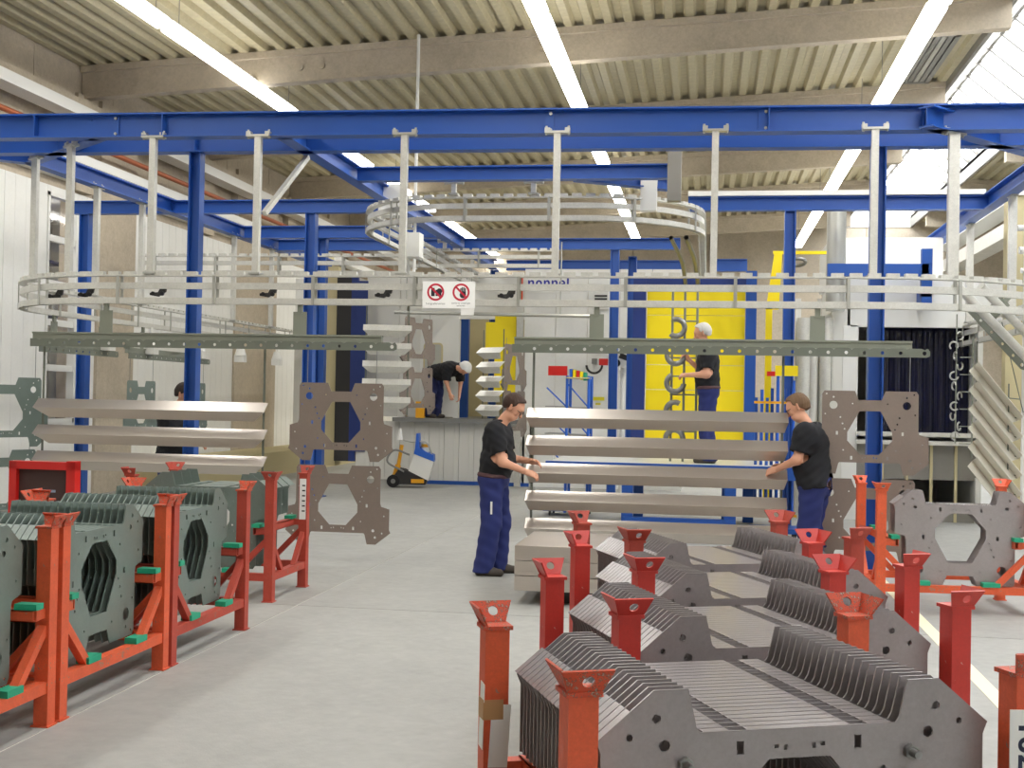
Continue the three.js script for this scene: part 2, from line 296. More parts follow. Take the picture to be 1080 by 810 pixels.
// ---------------------------------------------------------------- lamps
LAMP_ROWS.forEach(([x, runs], r) => runs.forEach(([z0, z1], i) => {
  const L = z0 - z1, zc = (z0 + z1) / 2;
  const t = thing('strip_light', (i < 2 ? 'long lit strip light overhead' : ['long lit strip light', 'lit strip light', 'lit strip light', 'short lit strip light', 'far lit strip light', 'farthest small strip light'][i - 2]) + ', ' + ['left', 'middle', 'right'][r] + ' row, ' + ['first', 'second', 'third', 'fourth', 'fifth', 'sixth', 'seventh', 'eighth', 'ninth'][i] + ' from the camera', 'lamp', [x, LAMP_Y, zc], 0, 'strip lights under the roof');
  part('housing', b2(-0.06, 0.06, 0.06, 0.12, -L / 2, L / 2), M.lampbody, t);
  part('tube', b2(-0.12, 0.12, -0.02, 0.06, -L / 2 + 0.02, L / 2 - 0.02), M.lamp, t);
  for (const z of [-L / 2 + 0.3, L / 2 - 0.3]) part('suspension', rod([0, 0.12, z], [0, deckY(x) - LAMP_Y + 0.088, z], 0.006, 6), M.steel, t);
  const a = new THREE.RectAreaLight(LAMP_TINT, LAMP_POWER, 0.24, L - 0.04); a.position.set(x, LAMP_Y - 0.03, zc); a.rotation.x = -PI / 2; a.castShadow = true; scene.add(a);
}));
// ---------------------------------------------------------------- blue steel frame
{
  const f = thing('steel_frame', 'blue painted steel frame of posts and beams carrying the conveyor', 'frame');
  const Y = 4.465, be = (a, b, h = 0.2, w = 0.16) => part('beam', hBeam([a[0], 4.34 + h / 2, a[1]], [b[0], 4.34 + h / 2, b[1]], h, w), M.blue, f);
  be([-9.5, -11.92], [5.5, -12.36], 0.25, 0.18); be([-9.5, -12.7], [5.5, -13.1], 0.25, 0.18);
  be([-6.35, -12.05], [-7.85, -13.3]); be([-7.85, -13.3], [-9.4, -12.1]); be([-7.85, -13.3], [-7.85, -25]);
  be([-4.35, -12.1], [-4.35, -24.8]); be([2.0, -12.05], [3.66, -13.9]); be([3.66, -13.9], [3.66, -22]); be([3.66, -13.9], [5.3, -12.2]);
  be([-4.3, -14.65], [-0.45, -14.65], 0.17); be([-1.6, -14.75], [-0.45, -15.5], 0.15);
  be([-9.4, -17.15], [-4.4, -17.15], 0.19); be([-0.3, -17.15], [3.66, -17.15], 0.19);
  be([-7.8, -19.9], [-4.4, -19.9]); be([-7.8, -21.6], [-4.4, -21.6]); be([-4.3, -21.45], [-0.5, -21.45], 0.19); be([-4.1, -24.9], [-0.5, -24.9], 0.2); be([0.1, -25], [0.75, -25], 0.24);
  part('end_channel', b2(-0.5, -0.34, 4.05, 4.95, -14.6, -14.45), M.frame, f);
  const po = (x, z, h = 4.34, s = 0.15) => part('post', [hBeam([x, 0, z], [x, h, z], s, s, 0.012, 0.016).rotateY(0), b2(x - s * 0.5, x + s * 0.5, h - 0.012, h, z - s * 0.5, z + s * 0.5), b2(x - s * 0.75, x + s * 0.75, 0, 0.015, z - s * 0.75, z + s * 0.75)], M.blue, f);
  po(-5.58, -12.8, 4.36, 0.13); po(1.69, -13.0, 4.36, 0.15); po(-9.2, -17.15); po(-5.7, -17.15); po(1.08, -17.15); po(-6.44, -20); po(-1.62, -21.45); po(-2.77, -24.9); po(-1.36, -22.2, 4.3); po(-4.35, -24.9);
  // splice plates and stiffeners with their bolts
  for (const [x, z] of [[-7.0, -11.99], [-5.6, -12.03], [0.55, -12.215], [2.0, -12.26], [-5.58, -12.8], [1.69, -13.0]]) part('stiffener', b2(x - 0.006, x + 0.006, Y - 0.11, Y + 0.11, z + 0.006, z + 0.085), M.blue, f);
  for (const x of [-6.15, -1.6, 0.5]) { part('splice_plate', b2(x - 0.05, x + 0.05, Y - 0.11, Y + 0.11, -12.19 - 0.0293 * (x + 1) + 0.03, -12.19 - 0.0293 * (x + 1) + 0.04), M.blue, f); for (const dy of [-0.08, 0.08]) part('bolt', cyl(0.016, 0.02, 0, 0, 0, 6).rotateX(PI / 2).translate(x + 0.02, Y + dy, -12.14 - 0.0293 * (x + 1)), M.zinc, f); }
  tag(part('cable_tray', [b2(-0.3, 3.6, 4.535, 4.555, -17.25, -17.05), b2(-0.3, 3.6, 4.535, 4.6, -17.06, -17.04)], M.white), 'white cable tray lying on the blue beam on the right', 'cable tray');
}
// ---------------------------------------------------------------- conveyor tracks
function pathOf(spec) {                                             // corner points with radii -> dense polyline in xz
  const out = []; const V = spec.map((s) => new THREE.Vector2(s[0], s[1]));
  for (let i = 0; i < V.length; i++) {
    const r = spec[i][2];
    if (!r) { out.push(V[i]); continue; }
    const a = V[i - 1].clone().sub(V[i]).normalize(), b = V[i + 1].clone().sub(V[i]).normalize();
    const c = V[i].clone().add(a.clone().multiplyScalar(r)).add(b.clone().multiplyScalar(r));
    for (let k = 0; k <= 16; k++) { const t = k / 16 * PI / 2; out.push(c.clone().sub(b.clone().multiplyScalar(r * Math.cos(t))).sub(a.clone().multiplyScalar(r * Math.sin(t)))); }
  }
  return out;
}
function rail(path, y0, y1, w, off = 0) {
  const P = [], I = [], n = path.length;
  path.forEach((p, i) => {
    const t = path[Math.min(i + 1, n - 1)].clone().sub(path[Math.max(i - 1, 0)]).normalize(), s = new THREE.Vector2(-t.y, t.x);
    for (const [k, y] of [[-1, y0], [1, y0], [1, y1], [-1, y1]]) P.push(p.x + s.x * (k * w / 2 + off), y, p.y + s.y * (k * w / 2 + off));
  });
  for (let i = 0; i + 1 < n; i++) for (let k = 0; k < 4; k++) { const a = i * 4 + k, b = i * 4 + (k + 1) % 4, c = a + 4, d = b + 4; I.push(a, c, b, b, c, d); }
  I.push(0, 1, 2, 0, 2, 3); const e = (n - 1) * 4; I.push(e, e + 2, e + 1, e, e + 3, e + 2);
  let g = new THREE.BufferGeometry(); g.setAttribute('position', new THREE.Float32BufferAttribute(P, 3)); g.setIndex(I); g = g.toNonIndexed(); g.computeVertexNormals(); g.setAttribute('uv', new THREE.Float32BufferAttribute(new Float32Array(g.attributes.position.count * 2), 2)); return g;
}
function along(path, step, start = 0) {                             // points and headings every step metres
  const out = []; let next = start, done = 0;
  for (let i = 0; i + 1 < path.length; i++) {
    const a = path[i], b = path[i + 1], L = a.distanceTo(b), t = b.clone().sub(a).normalize();
    while (next < done + L) { const s = next - done; out.push([a.x + t.x * s, a.y + t.y * s, Math.atan2(-t.y, t.x)]); next += step; }
    done += L;
  }
  return out;
}
function track(label, path, y, nLinks) {
  const t = thing('conveyor_track', label, 'conveyor');
  part('lower_rail', [rail(path, y - 0.03, y + 0.03, 0.012, -0.035), rail(path, y - 0.03, y + 0.03, 0.012, 0.035), rail(path, y + 0.022, y + 0.034, 0.07)], M.galv, t);
  part('upper_rail', [rail(path, y + 0.125, y + 0.19, 0.05)], M.galv, t);
  part('chain_guard', [rail(path, y + 0.255, y + 0.27, 0.09)], M.galv, t);
  const links = along(path, 0.17).slice(0, nLinks).map(([x, z, h]) => box(0.115, 0.035, 0.06).rotateY(h).translate(x, y + 0.288, z));
  const c = part('chain', links, M.galv, t); c.userData.kind = 'stuff';
  for (const [x, z, h] of along(path, 1.05, 0.2)) part('yoke', [box(0.03, 0.29, 0.012).translate(0, 0, 0.048), box(0.03, 0.29, 0.012).translate(0, 0, -0.048)].map((g) => g.rotateY(h).translate(x, y + 0.115, z)), M.zinc, t);
  return t;
}
function hanger(t, x, z, y0, y1, w = 0.066, turn = 0) {
  const h = part('hanger', b2(x - w / 2, x + w / 2, y0, y1, z - w / 2, z + w / 2), M.galv, t);
  part('clamp', [box(0.24, 0.022, 0.09), ...[-1, 1].flatMap((s) => [box(0.05, 0.05, 0.06, s * 0.1, 0.02, 0), cyl(0.012, 0.09, s * 0.11, 0.02, 0, 8)])].map((g) => g.rotateY(turn).translate(x, y1 + 0.005, z)), M.zinc, h);
  part('foot_plate', b2(x - 0.06, x + 0.06, y0 - 0.02, y0, z - 0.06, z + 0.06), M.zinc, h);
}
const loopPath = pathOf([[-7.9, -30], [-7.9, -12, 1.75], [3.75, -12, 2.3], [3.75, -30]]);
const lowTrack = track('long galvanised conveyor track crossing the picture with two curved ends', loopPath, 2.645, 400);
for (const x of [-5.7, -4.57, -3.04, -1.5, 0.04, 1.54]) hanger(lowTrack, x, -12.05 - 0.015 * (x + 1), 2.94, 4.335);
hanger(lowTrack, -6.78, -12.28, 2.94, 4.32, 0.066, -0.7); hanger(lowTrack, -7.55, -12.9, 2.94, 4.32, 0.066, -0.7); hanger(lowTrack, 2.3, -12.3, 2.94, 4.32, 0.1, 0.6);
for (const z of [-14.9, -16.2, -17.9, -19.6, -21.4]) { hanger(lowTrack, -7.85, z, 2.94, 4.33, 0.07, PI / 2); part('switch_box', [cyl(0.1, 0.14, -7.82, 2.42, z - 0.3, 12, 0.06), box(0.16, 0.12, 0.16, -7.82, 2.3, z - 0.3), rod([-7.82, 2.48, z - 0.3], [-7.82, 2.62, z - 0.3], 0.02, 8)], M.offwhite, lowTrack); }
for (const z of [-16, -18.5, -21]) hanger(lowTrack, 3.7, z, 2.94, 4.33, 0.09, PI / 2);
part('brace', bar([-4.5, 3.55, -12.02], [-4.35, 4.3, -12.9], 0.05), M.galv, lowTrack);
const highPath = pathOf([[-4.6, -30], [-4.6, -15, 1.5], [-0.1, -15, 1.5], [-0.1, -30]]);
const highTrack = track('raised curved conveyor loop high behind the front track', highPath, 3.93, 400);
for (const x of [-3.15, -2.15]) hanger(highTrack, x, -14.98, 4.24, 4.37, 0.06); for (const z of [-18, -20.5, -23]) hanger(highTrack, -4.45, z, 4.24, 4.35, 0.06);
part('drive_box', box(0.32, 0.42, 0.3, -4.25, 4.35, -16.2), M.white, highTrack); part('drive_box', box(0.24, 0.34, 0.26, -4.15, 3.85, -17.0), M.white, highTrack);
part('drive_box', box(0.2, 0.5, 0.16, -0.75, 4.3, -15.25), M.white, highTrack);
part('guide_pipe', [tube([[-0.3, 3.85, -16.2], [-0.18, 3.6, -17.5], [-0.12, 2.9, -19], [-0.1, 2.5, -20]], 0.035, 20, 8), tube([[-0.5, 3.85, -16.2], [-0.36, 3.6, -17.5], [-0.3, 2.9, -19], [-0.28, 2.5, -20]], 0.03, 20, 8)], M.steel, highTrack);
const crossTrack = track('straight grey conveyor track far behind on the left', pathOf([[-9, -18.6], [-4.5, -18.6]]), 3.62, 60);
const farTrack = track('short far conveyor track in front of the white booth', pathOf([[-5.2, -21.0], [-2.6, -21.0]]), 4.0, 60);

// dark trolleys running in the lower rail
[[-6.99, -12.4, 'beside the left curve'], [-6.5, -12.15, 'at the start of the left curve'], [-5.62, -12, 'under the leftmost straight hanger'], [-4.43, -12, 'above the hanging profile pack on the left'], [-3.22, -12, 'to the left of the prohibition signs'], [-1.97, -12, 'to the right of the prohibition signs']].forEach(([x, z, where]) => {
  const t = thing('conveyor_trolley', 'small dark trolley in the track ' + where, 'trolley', [x, 2.74, z], 0, 'trolleys in the front track');
  part('dog', ext(poly([[-0.09, -0.035], [0.0, -0.05], [0.08, 0.0], [0.09, 0.05], [0.03, 0.05], [0.0, -0.005], [-0.09, -0.01]]), 0.03).translate(0, 0, -0.015), M.dark, t);
  for (const s of [-1, 1]) part('wheel', cyl(0.022, 0.02, 0, 0, 0, 12).rotateX(PI / 2).translate(0.05 * s, -0.02, 0.022), M.black, t);
});
{ // prohibition sign board
  const cv = document.createElement('canvas'); cv.width = 640; cv.height = 320; const c = cv.getContext('2d');
  c.fillStyle = '#fbfbfa'; c.fillRect(0, 0, 640, 320);
  for (const [x, kind] of [[160, 0], [470, 1]]) {
    c.fillStyle = '#26222e';
    if (!kind) { c.fillRect(105, 92, 45, 85); c.fillRect(160, 100, 70, 75); c.fillRect(120, 78, 26, 20); c.beginPath(); c.arc(205, 118, 34, 0, 7); c.fill(); } else { c.beginPath(); c.ellipse(x + 22, 158, 38, 42, 0, 0, 7); c.fill(); for (let i = 0; i < 4; i++) { c.beginPath(); c.roundRect(x - 10 + i * 18, 62 + Math.abs(i - 1.5) * 10, 14, 90, 7); c.fill(); } }
    c.strokeStyle = '#c6203c'; c.lineWidth = 24; c.beginPath(); c.arc(x, 128, 92, 0, 7); c.stroke(); c.beginPath(); c.moveTo(x - 64, 64); c.lineTo(x + 64, 192); c.stroke();
  }
  c.fillStyle = '#55555a'; c.font = '30px sans-serif'; c.textAlign = 'center'; c.fillText('Fotografierverbot', 160, 278); c.font = '25px sans-serif'; c.fillText('Zutritt für Unbefugte', 470, 268); c.fillText('verboten', 470, 298);
  const tx = new THREE.CanvasTexture(cv); tx.colorSpace = THREE.SRGBColorSpace;
  const t = thing('prohibition_sign', 'white board with two round red prohibition symbols on the front track', 'sign', [-2.54, 2.72, -11.93]);
  part('board', box(0.53, 0.265, 0.006), M.paper, t);
  const g = new THREE.PlaneGeometry(0.53, 0.265).translate(0, 0, 0.0036); g.userData.keepUV = true; part('print', g, SM({ map: tx, roughness: 0.5 }), t);
  part('tab', box(0.13, 0.07, 0.004, 0.19, -0.165, 0), M.paper, t);
}
// ---------------------------------------------------------------- carrier bars hung from the track
function carrierBar(label, pos, turn, len = 3.95, mounts = [-1.15, 0.95], group = 'carrier bars on the conveyor') {
  const t = thing('carrier_bar', label, 'carrier', pos, turn, group), h = len / 2;
  part('channel', [b2(-h + 0.02, h - 0.16, 0.0, 0.075, -0.03, 0.03), b2(-h + 0.02, h - 0.16, 0.06, 0.078, -0.045, 0.045)], M.olive, t);
  const holes = []; for (let x = -h + 0.22; x < h - 0.15; x += 0.165) holes.push({ x, y: -0.035, r: 0.017, n: 8 }); holes.push({ x: h - 0.05, y: -0.035, r: 0.02, n: 8 });
  const top = []; for (let x = h - 0.02; x > -h; x -= 0.165) top.push([x, 0.008], [x - 0.03, -0.006], [x - 0.06, 0.008]);
  part('hook_strip', ext(poly([[-h, -0.075], [h - 0.03, -0.075], [h, -0.06], [h, -0.02], ...top, [-h, 0.008]], holes), 0.008).translate(0, 0, 0.035), M.olivedark, t);
  for (const x of mounts) part('mount_plate', [box(0.14, 0.24, 0.012, x, 0.19, 0), box(0.05, 0.1, 0.03, x, 0.34, 0)], M.olive, t);
  return t;
}
carrierBar('olive perforated carrier bar above the packs on the left', [-5.04, 2.235, -12], 0);
carrierBar('olive perforated carrier bar above the two workers', [0.075, 2.235, -12], 0);
carrierBar('olive carrier bar on the left side run, nearest the curve', [-7.9, 2.235, -14.6], PI / 2, 2.0, [-0.6, 0.6]);
carrierBar('olive carrier bar on the left side run, half behind the front blue post', [-7.9, 2.235, -17.3], PI / 2, 2.8, [-0.9, 0.9]);
carrierBar('olive carrier bar at the left picture edge', [-8.6, 2.235, -12.3], R(8), 1.6, [-0.5, 0.5]);

// ---------------------------------------------------------------- louvre packs hung on straps
function bladeGeo(len, up = 0.095, dn = 0.1, dz = 0.1, cut = 0.03) {
  const th = 0.004, s = poly([[-dz * 1.15, up], [0, 0], [-dz, -dn], [-dz - th, -dn + th], [-th * 1.6, 0], [-dz * 1.15 - th, up - th]]);
  const g = ext(s, len).translate(0, 0, -len / 2).rotateY(-PI / 2); // profile x (towards viewer) -> z ; length along x
  g.rotateY(PI);
  const p = g.attributes.position; for (let i = 0; i < p.count; i++) { p.setZ(i, p.getZ(i)); const y = p.getY(i); if (y < 0) p.setX(i, p.getX(i) * (1 - cut * (-y / dn) * 2 / len)); }
  return g;
}
function louverPack(name, label, pos, turn, n, len, pitch, mat = M.louver, o = {}) {
  const t = thing(name, label, 'louvre pack', pos, turn, o.group);
  const g = bladeGeo(len, o.up, o.dn, o.dz, o.cut);
  g.computeBoundingBox(); if (g.boundingBox.max.z > 0.05) g.rotateY(PI);
  for (let i = 0; i < n; i++) part('blade', g, mat, t).position.y = -0.095 - i * pitch;
  for (const s of [-1, 1]) part('strap', [b2(s * (len / 2 - 0.05) - 0.012, s * (len / 2 - 0.05) + 0.012, -n * pitch, o.wire ?? 0.55, -0.13, -0.125)], M.olivedark, t);
  return t;
}
louverPack('louver_pack', 'pack of five long grey V profiles between the two men', [-0.49, 1.62, -11.97], 0, 5, 2.52, 0.272);
louverPack('louver_pack', 'pack of three long grey V profiles hanging on the left', [-5.71, 1.615, -11.97], 0, 3, 2.54, 0.275, M.louver, { cut: 0.14 });
louverPack('louver_pack', 'short pack of grey profiles hanging behind the left carrier bar end', [-5.08, 2.86, -19.2], R(14), 5, 0.78, 0.29, M.galv, { cut: 0.12, wire: 0.3 });
louverPack('louver_pack', 'short pack of grey profiles beside the bending worker', [-3.62, 2.56, -20.2], R(-40), 5, 0.62, 0.24, M.galv, { cut: 0.1, wire: 0.3 });
{ const t = thing('louver_pack', 'tilted pack of pale profiles at the right edge, in front of the dark curtain', 'louvre pack', [3.0, 1.86, -13.6]), g = bladeGeo(0.72, 0.07, 0.07, 0.12, 0.02); t.rotation.y = R(-14);
  for (let i = 0; i < 6; i++) { const b = part('blade', g, M.pale, t); b.rotation.z = R(-52); b.position.y = -i * 0.2; }
  part('strap', b2(0.12, 0.135, -1.25, 0.1, 0.03, 0.045), M.olivedark, t); part('strap', b2(-0.2, -0.185, -0.9, 0.55, -0.09, -0.075), M.olivedark, t); for (let i = 0; i < 6; i++) part('rung', rod([0.13, -0.05 - i * 0.2, 0.035], [0.24, -0.06 - i * 0.2, 0.0], 0.006, 6), M.olivedark, t); part('strap', rod([0.27, -0.2, -0.05], [0.05, 0.75, -0.05], 0.006, 6), M.olivedark, t); }
{ const t = carrierBar('inclined carrier tube at the right edge of the track', [2.98, 2.47, -13.5], 0, 0.9, [-0.2], 'inclined carriers on the right curve'); t.rotation.set(0, R(10), R(-46)); }
{ const t = thing('guide_rail', 'pale inclined guide rails beside the right curve of the track', 'rail'); part('tube', rod([2.45, 2.95, -12.95], [3.3, 2.15, -13.3], 0.045), M.galv, t); part('tube', rod([2.75, 2.95, -13.2], [3.55, 2.25, -13.7], 0.045), M.galv, t); }
{ // service pipes at right and a drop rod from the roof
  const p = thing('pipe_run', 'white service pipes on brackets at the right edge beside the oven', 'pipes');
  for (const [y, z, r] of [[3.45, -16.4, 0.035], [3.72, -16.5, 0.05], [4.02, -16.6, 0.04]]) part('pipe', rod([3.9, y, z], [6.4, y, z], r, 10), M.white, p);
  for (const x of [4.05, 4.6, 5.3]) part('riser', rod([x, 0, -16.7], [x, 4.6, -16.7], 0.05, 12), x > 4.3 ? M.galv : M.offwhite, p);
  for (const x of [4.05, 4.6, 5.3]) part('bracket', b2(x - 0.03, x + 0.03, 3.3, 4.15, -16.66, -16.45), M.zinc, p);
  tag(part('drop_rod', rod([-4.42, 3.4, -18.2], [-4.42, deckY(-4.42) + 0.02, -18.2], 0.025, 8), M.white), 'thin white drop rod hanging from the roof behind the blue beams', 'rod');
}
// ---------------------------------------------------------------- side plates
const SIDE = [[0.105, 0.085], [0.14, 0], [0.42, 0], [0.44, 0.03], [0.44, 0.37], [0.45, 0.405], [0.535, 0.43], [0.535, 0.635], [0.548, 0.666], [0.4, 0.786], [0.308, 0.786], [0.285, 0.69], [0.275, 0.676]];
const plateOutline = [...SIDE, ...SIDE.slice().reverse().map(([x, y]) => [-x, y])];
const plateHoles = [{ p: [[0.085, 0.6], [0.205, 0.47], [0.205, 0.39], [0.095, 0.19], [-0.095, 0.19], [-0.205, 0.39], [-0.205, 0.47], [-0.085, 0.6], [0.085, 0.6]] }];
for (const s of [-1, 1]) {
  plateHoles.push({ x: s * 0.335, y: 0.135, r: 0.038, n: 14 }, { x: s * 0.37, y: 0.648, r: 0.015, n: 10 }, { x: s * 0.392, y: 0.715, r: 0.012, n: 10 }, { x: s * 0.462, y: 0.672, r: 0.009, n: 8 }, { x: s * 0.335, y: 0.06, r: 0.01, n: 6 }, { x: s * 0.4, y: 0.03, r: 0.009, n: 6 }, { x: s * 0.25, y: 0.31, r: 0.009, n: 6 }, { x: s * 0.27, y: 0.25, r: 0.009, n: 6 }, { x: s * 0.23, y: 0.36, r: 0.008, n: 6 }, { x: s * 0.48, y: 0.5, r: 0.008, n: 6 }, { x: s * 0.16, y: 0.12, r: 0.007, n: 6 }, { x: s * 0.41, y: 0.22, r: 0.008, n: 6 }, { x: s * 0.24, y: 0.56, r: 0.008, n: 6 });
  plateHoles.push(rectHole(s * 0.165, 0.632, 0.02, 0.034), rectHole(s * 0.3, 0.4, 0.02, 0.034), rectHole(s * 0.04, 0.628, 0.01, 0.014), rectHole(s * 0.065, 0.632, 0.012, 0.01));
}
const plateGeo = ext(poly(plateOutline, plateHoles), 0.005).translate(0, 0, -0.005);
function flangeGeo(depth) {
  const seg = (a, b) => { const A = [a[0], a[1], -depth / 2 - 0.002], d = [b[0] - a[0], b[1] - a[1]], L = Math.hypot(...d); return box(L, 0.003, depth).rotateZ(Math.atan2(d[1], d[0])).translate((a[0] + b[0]) / 2, (a[1] + b[1]) / 2, A[2]); };
  return [seg([-0.265, 0.6745], [-0.195, 0.6745]), seg([-0.145, 0.6745], [0.145, 0.6745]), seg([0.195, 0.6745], [0.265, 0.6745]), seg([0.545, 0.666], [0.46, 0.735]), seg([-0.46, 0.735], [-0.545, 0.666])];
}
const protoPlates = {};
function plateProto(mat, key, depth) {
  if (protoPlates[key]) return protoPlates[key];
  const g = new THREE.Group(); g.name = 'side_plate'; part('panel', plateGeo, mat, g); for (const f of flangeGeo(depth)) part('flange', f, mat, g); return protoPlates[key] = g;
}
function addPlate(proto, label, matrixFn, group) {
  const o = proto.clone(); o.name = numbered('side_plate'); scene.add(o); matrixFn(o); tag(o, label, 'steel plate', group); return o;
}
const ORD = ['first', 'second', 'third', 'fourth', 'fifth', 'sixth', 'seventh', 'eighth', 'ninth', 'tenth', 'eleventh', 'twelfth', 'thirteenth', 'fourteenth', 'fifteenth', 'sixteenth', 'seventeenth', 'eighteenth', 'nineteenth', 'twentieth', 'twenty-first'];
function plateStack(mat, key, n, pitch, center, turn, w0, base, where, group) {
  const pr = plateProto(mat, key, pitch * 0.84);
  for (let i = 0; i < n; i++) addPlate(pr, (mat === M.plate ? 'front grey' : 'front green grey').slice(i ? 6 : 0) + ' steel plate' + (i ? ', ' + ORD[i] + ' from the front,' : '') + ' of ' + where, (o) => {
    const w = w0 - i * pitch; o.rotation.y = turn; o.position.set(center[0] + Math.sin(turn) * w, base, center[1] + Math.cos(turn) * w);
  }, group);
  if (where.includes('nearest')) { const fp = scene.children.find((q) => (q.userData.label ?? '').startsWith('front grey') && q.userData.label.includes('nearest')); for (const s of [-1, 1]) part('bolt', [cyl(0.011, 0.05, 0, 0, 0, 10).rotateX(PI / 2).translate(s * 0.315, 0.6, 0.02), cyl(0.02, 0.014, 0, 0, 0, 6).rotateX(PI / 2).translate(s * 0.315, 0.6, 0.008)], M.steel, fp); }
}
// ---------------------------------------------------------------- plate racks
function catcher(sx, sz, mat, holeSide) {                          // two flared plates on the outer faces of a post head
  const mk = (hole) => ext(poly([[-0.042, 0], [0.042, 0], [0.066, 0.068], [-0.066, 0.068]], hole ? [{ x: 0.005, y: 0.036, r: 0.016, n: 12 }] : []), 0.006);
  const a = mk(true).rotateX(sz > 0 ? R(28) : -R(28)).translate(0, 1.01, sz * 0.036), b = mk(false).rotateY(PI / 2).rotateZ(sx > 0 ? -R(28) : R(28)).translate(sx * 0.036, 1.01, 0);
  return [a, b, b2(-0.046, 0.046, 1.0, 1.012, -0.046, 0.046)];
}
function rack(label, mat, wornMat, center, turn, group, o = {}) {
  const t = thing('plate_rack', label, 'rack', [center[0], 0, center[1]], turn, group), U = 0.61, W = 0.425;
  for (const sx of [-1, 1]) for (const sz of [-1, 1]) {
    const p = part('post', [box(0.075, 1.0, 0.075, 0, 0.5, 0), box(0.095, 0.008, 0.095, 0, 0.004, 0)], mat, t); p.position.set(sx * U, 0, sz * W);
    part('catcher', catcher(sx, sz), wornMat, p);
  }
  for (const sz of [-1, 1]) part('base_rail', box(2 * U - 0.075, 0.06, 0.06, 0, 0.2, sz * W), mat, t);
  for (const sx of [-1, 1]) part('base_rail', box(0.06, 0.06, 2 * W - 0.075, sx * U, 0.2, 0), mat, t);
  for (const sx of [-1, 1]) for (const sz of [-1, 1]) part('brace', bar([sx * (U - 0.03), 0.5, sz * W], [sx * (U - 0.3), 0.22, sz * W], 0.045), mat, t);
  for (const sx of [-1, 1]) for (const sz of [-1, 1]) part('brace', bar([sx * U, 0.48, sz * (W - 0.03)], [sx * U, 0.22, sz * (W - 0.27)], 0.04), mat, t);
  for (const sx of [-1, 1]) {
    const s = part('support_rail', [...[[0, 0.027], [0, -0.027]].map(([x, y]) => box(0.06, 0.006, 2 * W + 0.02, sx * (U - 0.115) + x, 0.575 + y, 0)), ...[-1, 1].map((k) => box(0.006, 0.06, 2 * W + 0.02, sx * (U - 0.115) + k * 0.027, 0.575, 0)), ...[-1, 1].map((k) => box(0.1, 0.05, 0.05, sx * (U - 0.07), 0.575, k * (W - 0.01)))], mat, t);
    if (!o.noPads) for (const k of [-1, 1]) part('rubber_pad', box(0.07, 0.03, 0.12, sx * (U - 0.115), 0.62, k * (W - 0.03)), M.rubber, s);
  }
  if (!o.noPads) for (const sx of [-1, 1]) part('rubber_pad', box(0.14, 0.035, 0.075, sx * 0.28, 0.247, W), M.rubber, t);
  if (o.sticker) for (const [x, y, z] of o.sticker) part('sticker', box(0.002, 0.09, 0.03, x, y, z), M.paper, t);
  return t;
}
const RT = R(23.5), rightRacks = [[0.1, -3.58], [0.143, -4.66], [0.145, -5.72], [0.043, -6.8]];
const ord = ['nearest', 'second', 'third', 'fourth'];
rightRacks.forEach((c, i) => {
  rack(['nearest red rack in the row, paint worn off its orange posts', 'second red rack in the row behind the nearest stack', 'third red rack in the row, in front of the louvre pack', 'rearmost dull red rack in the row before the louvre pack'][i], [M.orange, M.red, M.red, M.dullred][i], [M.worn, M.red, M.red, M.dullred][i], c, RT, 'racks in the row on the right', { noPads: true });
  plateStack(M.plate, 'plate', [21, 21, 20, 20][i], 0.038, c, RT, 0.375, 0.2, 'the ' + ord[i] + ' stack in the red racks', 'grey plates, ' + ord[i] + ' stack');
});
const LT = PI / 2, leftRacks = [[-3.72, -5.22], [-3.72, -6.56], [-3.72, -7.9]];
leftRacks.forEach((c, i) => {
  rack(['orange rack cut off by the left picture edge', 'orange rack in the middle of the left row', 'red brown rack at the end of the left row'][i], [M.orange, M.orange, M.dullred][i], M.worn, c, LT, 'racks in the left row', { sticker: [[0.648, 0.5, 0.43]] });
  plateStack(M.green, 'green', 18, 0.043, c, LT, 0.33, 0.245, ['the stack at the left edge', 'the middle stack of the left row', 'the farther stack of the left row'][i], 'green grey plates, left stack ' + ['one', 'two', 'three'][i]);
});
rack('red brown rack standing crosswise behind the left row', M.dullred, M.dullred, [-4.13, -10.12], 0, 'racks in the left row');
plateStack(M.green, 'greenwide', 4, 0.17, [-4.13, -10.12], 0, 0.3, 0.245, 'the loose stack in the crosswise rack', 'green grey plates in the crosswise rack');
rack('orange rack at the right edge holding plates upright', M.orange, M.orange, [2.02, -11.05], R(4), 'racks on the right behind');
plateStack(M.plate, 'plate', 5, 0.038, [2.07, -11.05], R(4), 0.36, 0.22, 'the short stack in the orange rack', 'grey plates in the orange rack on the right');
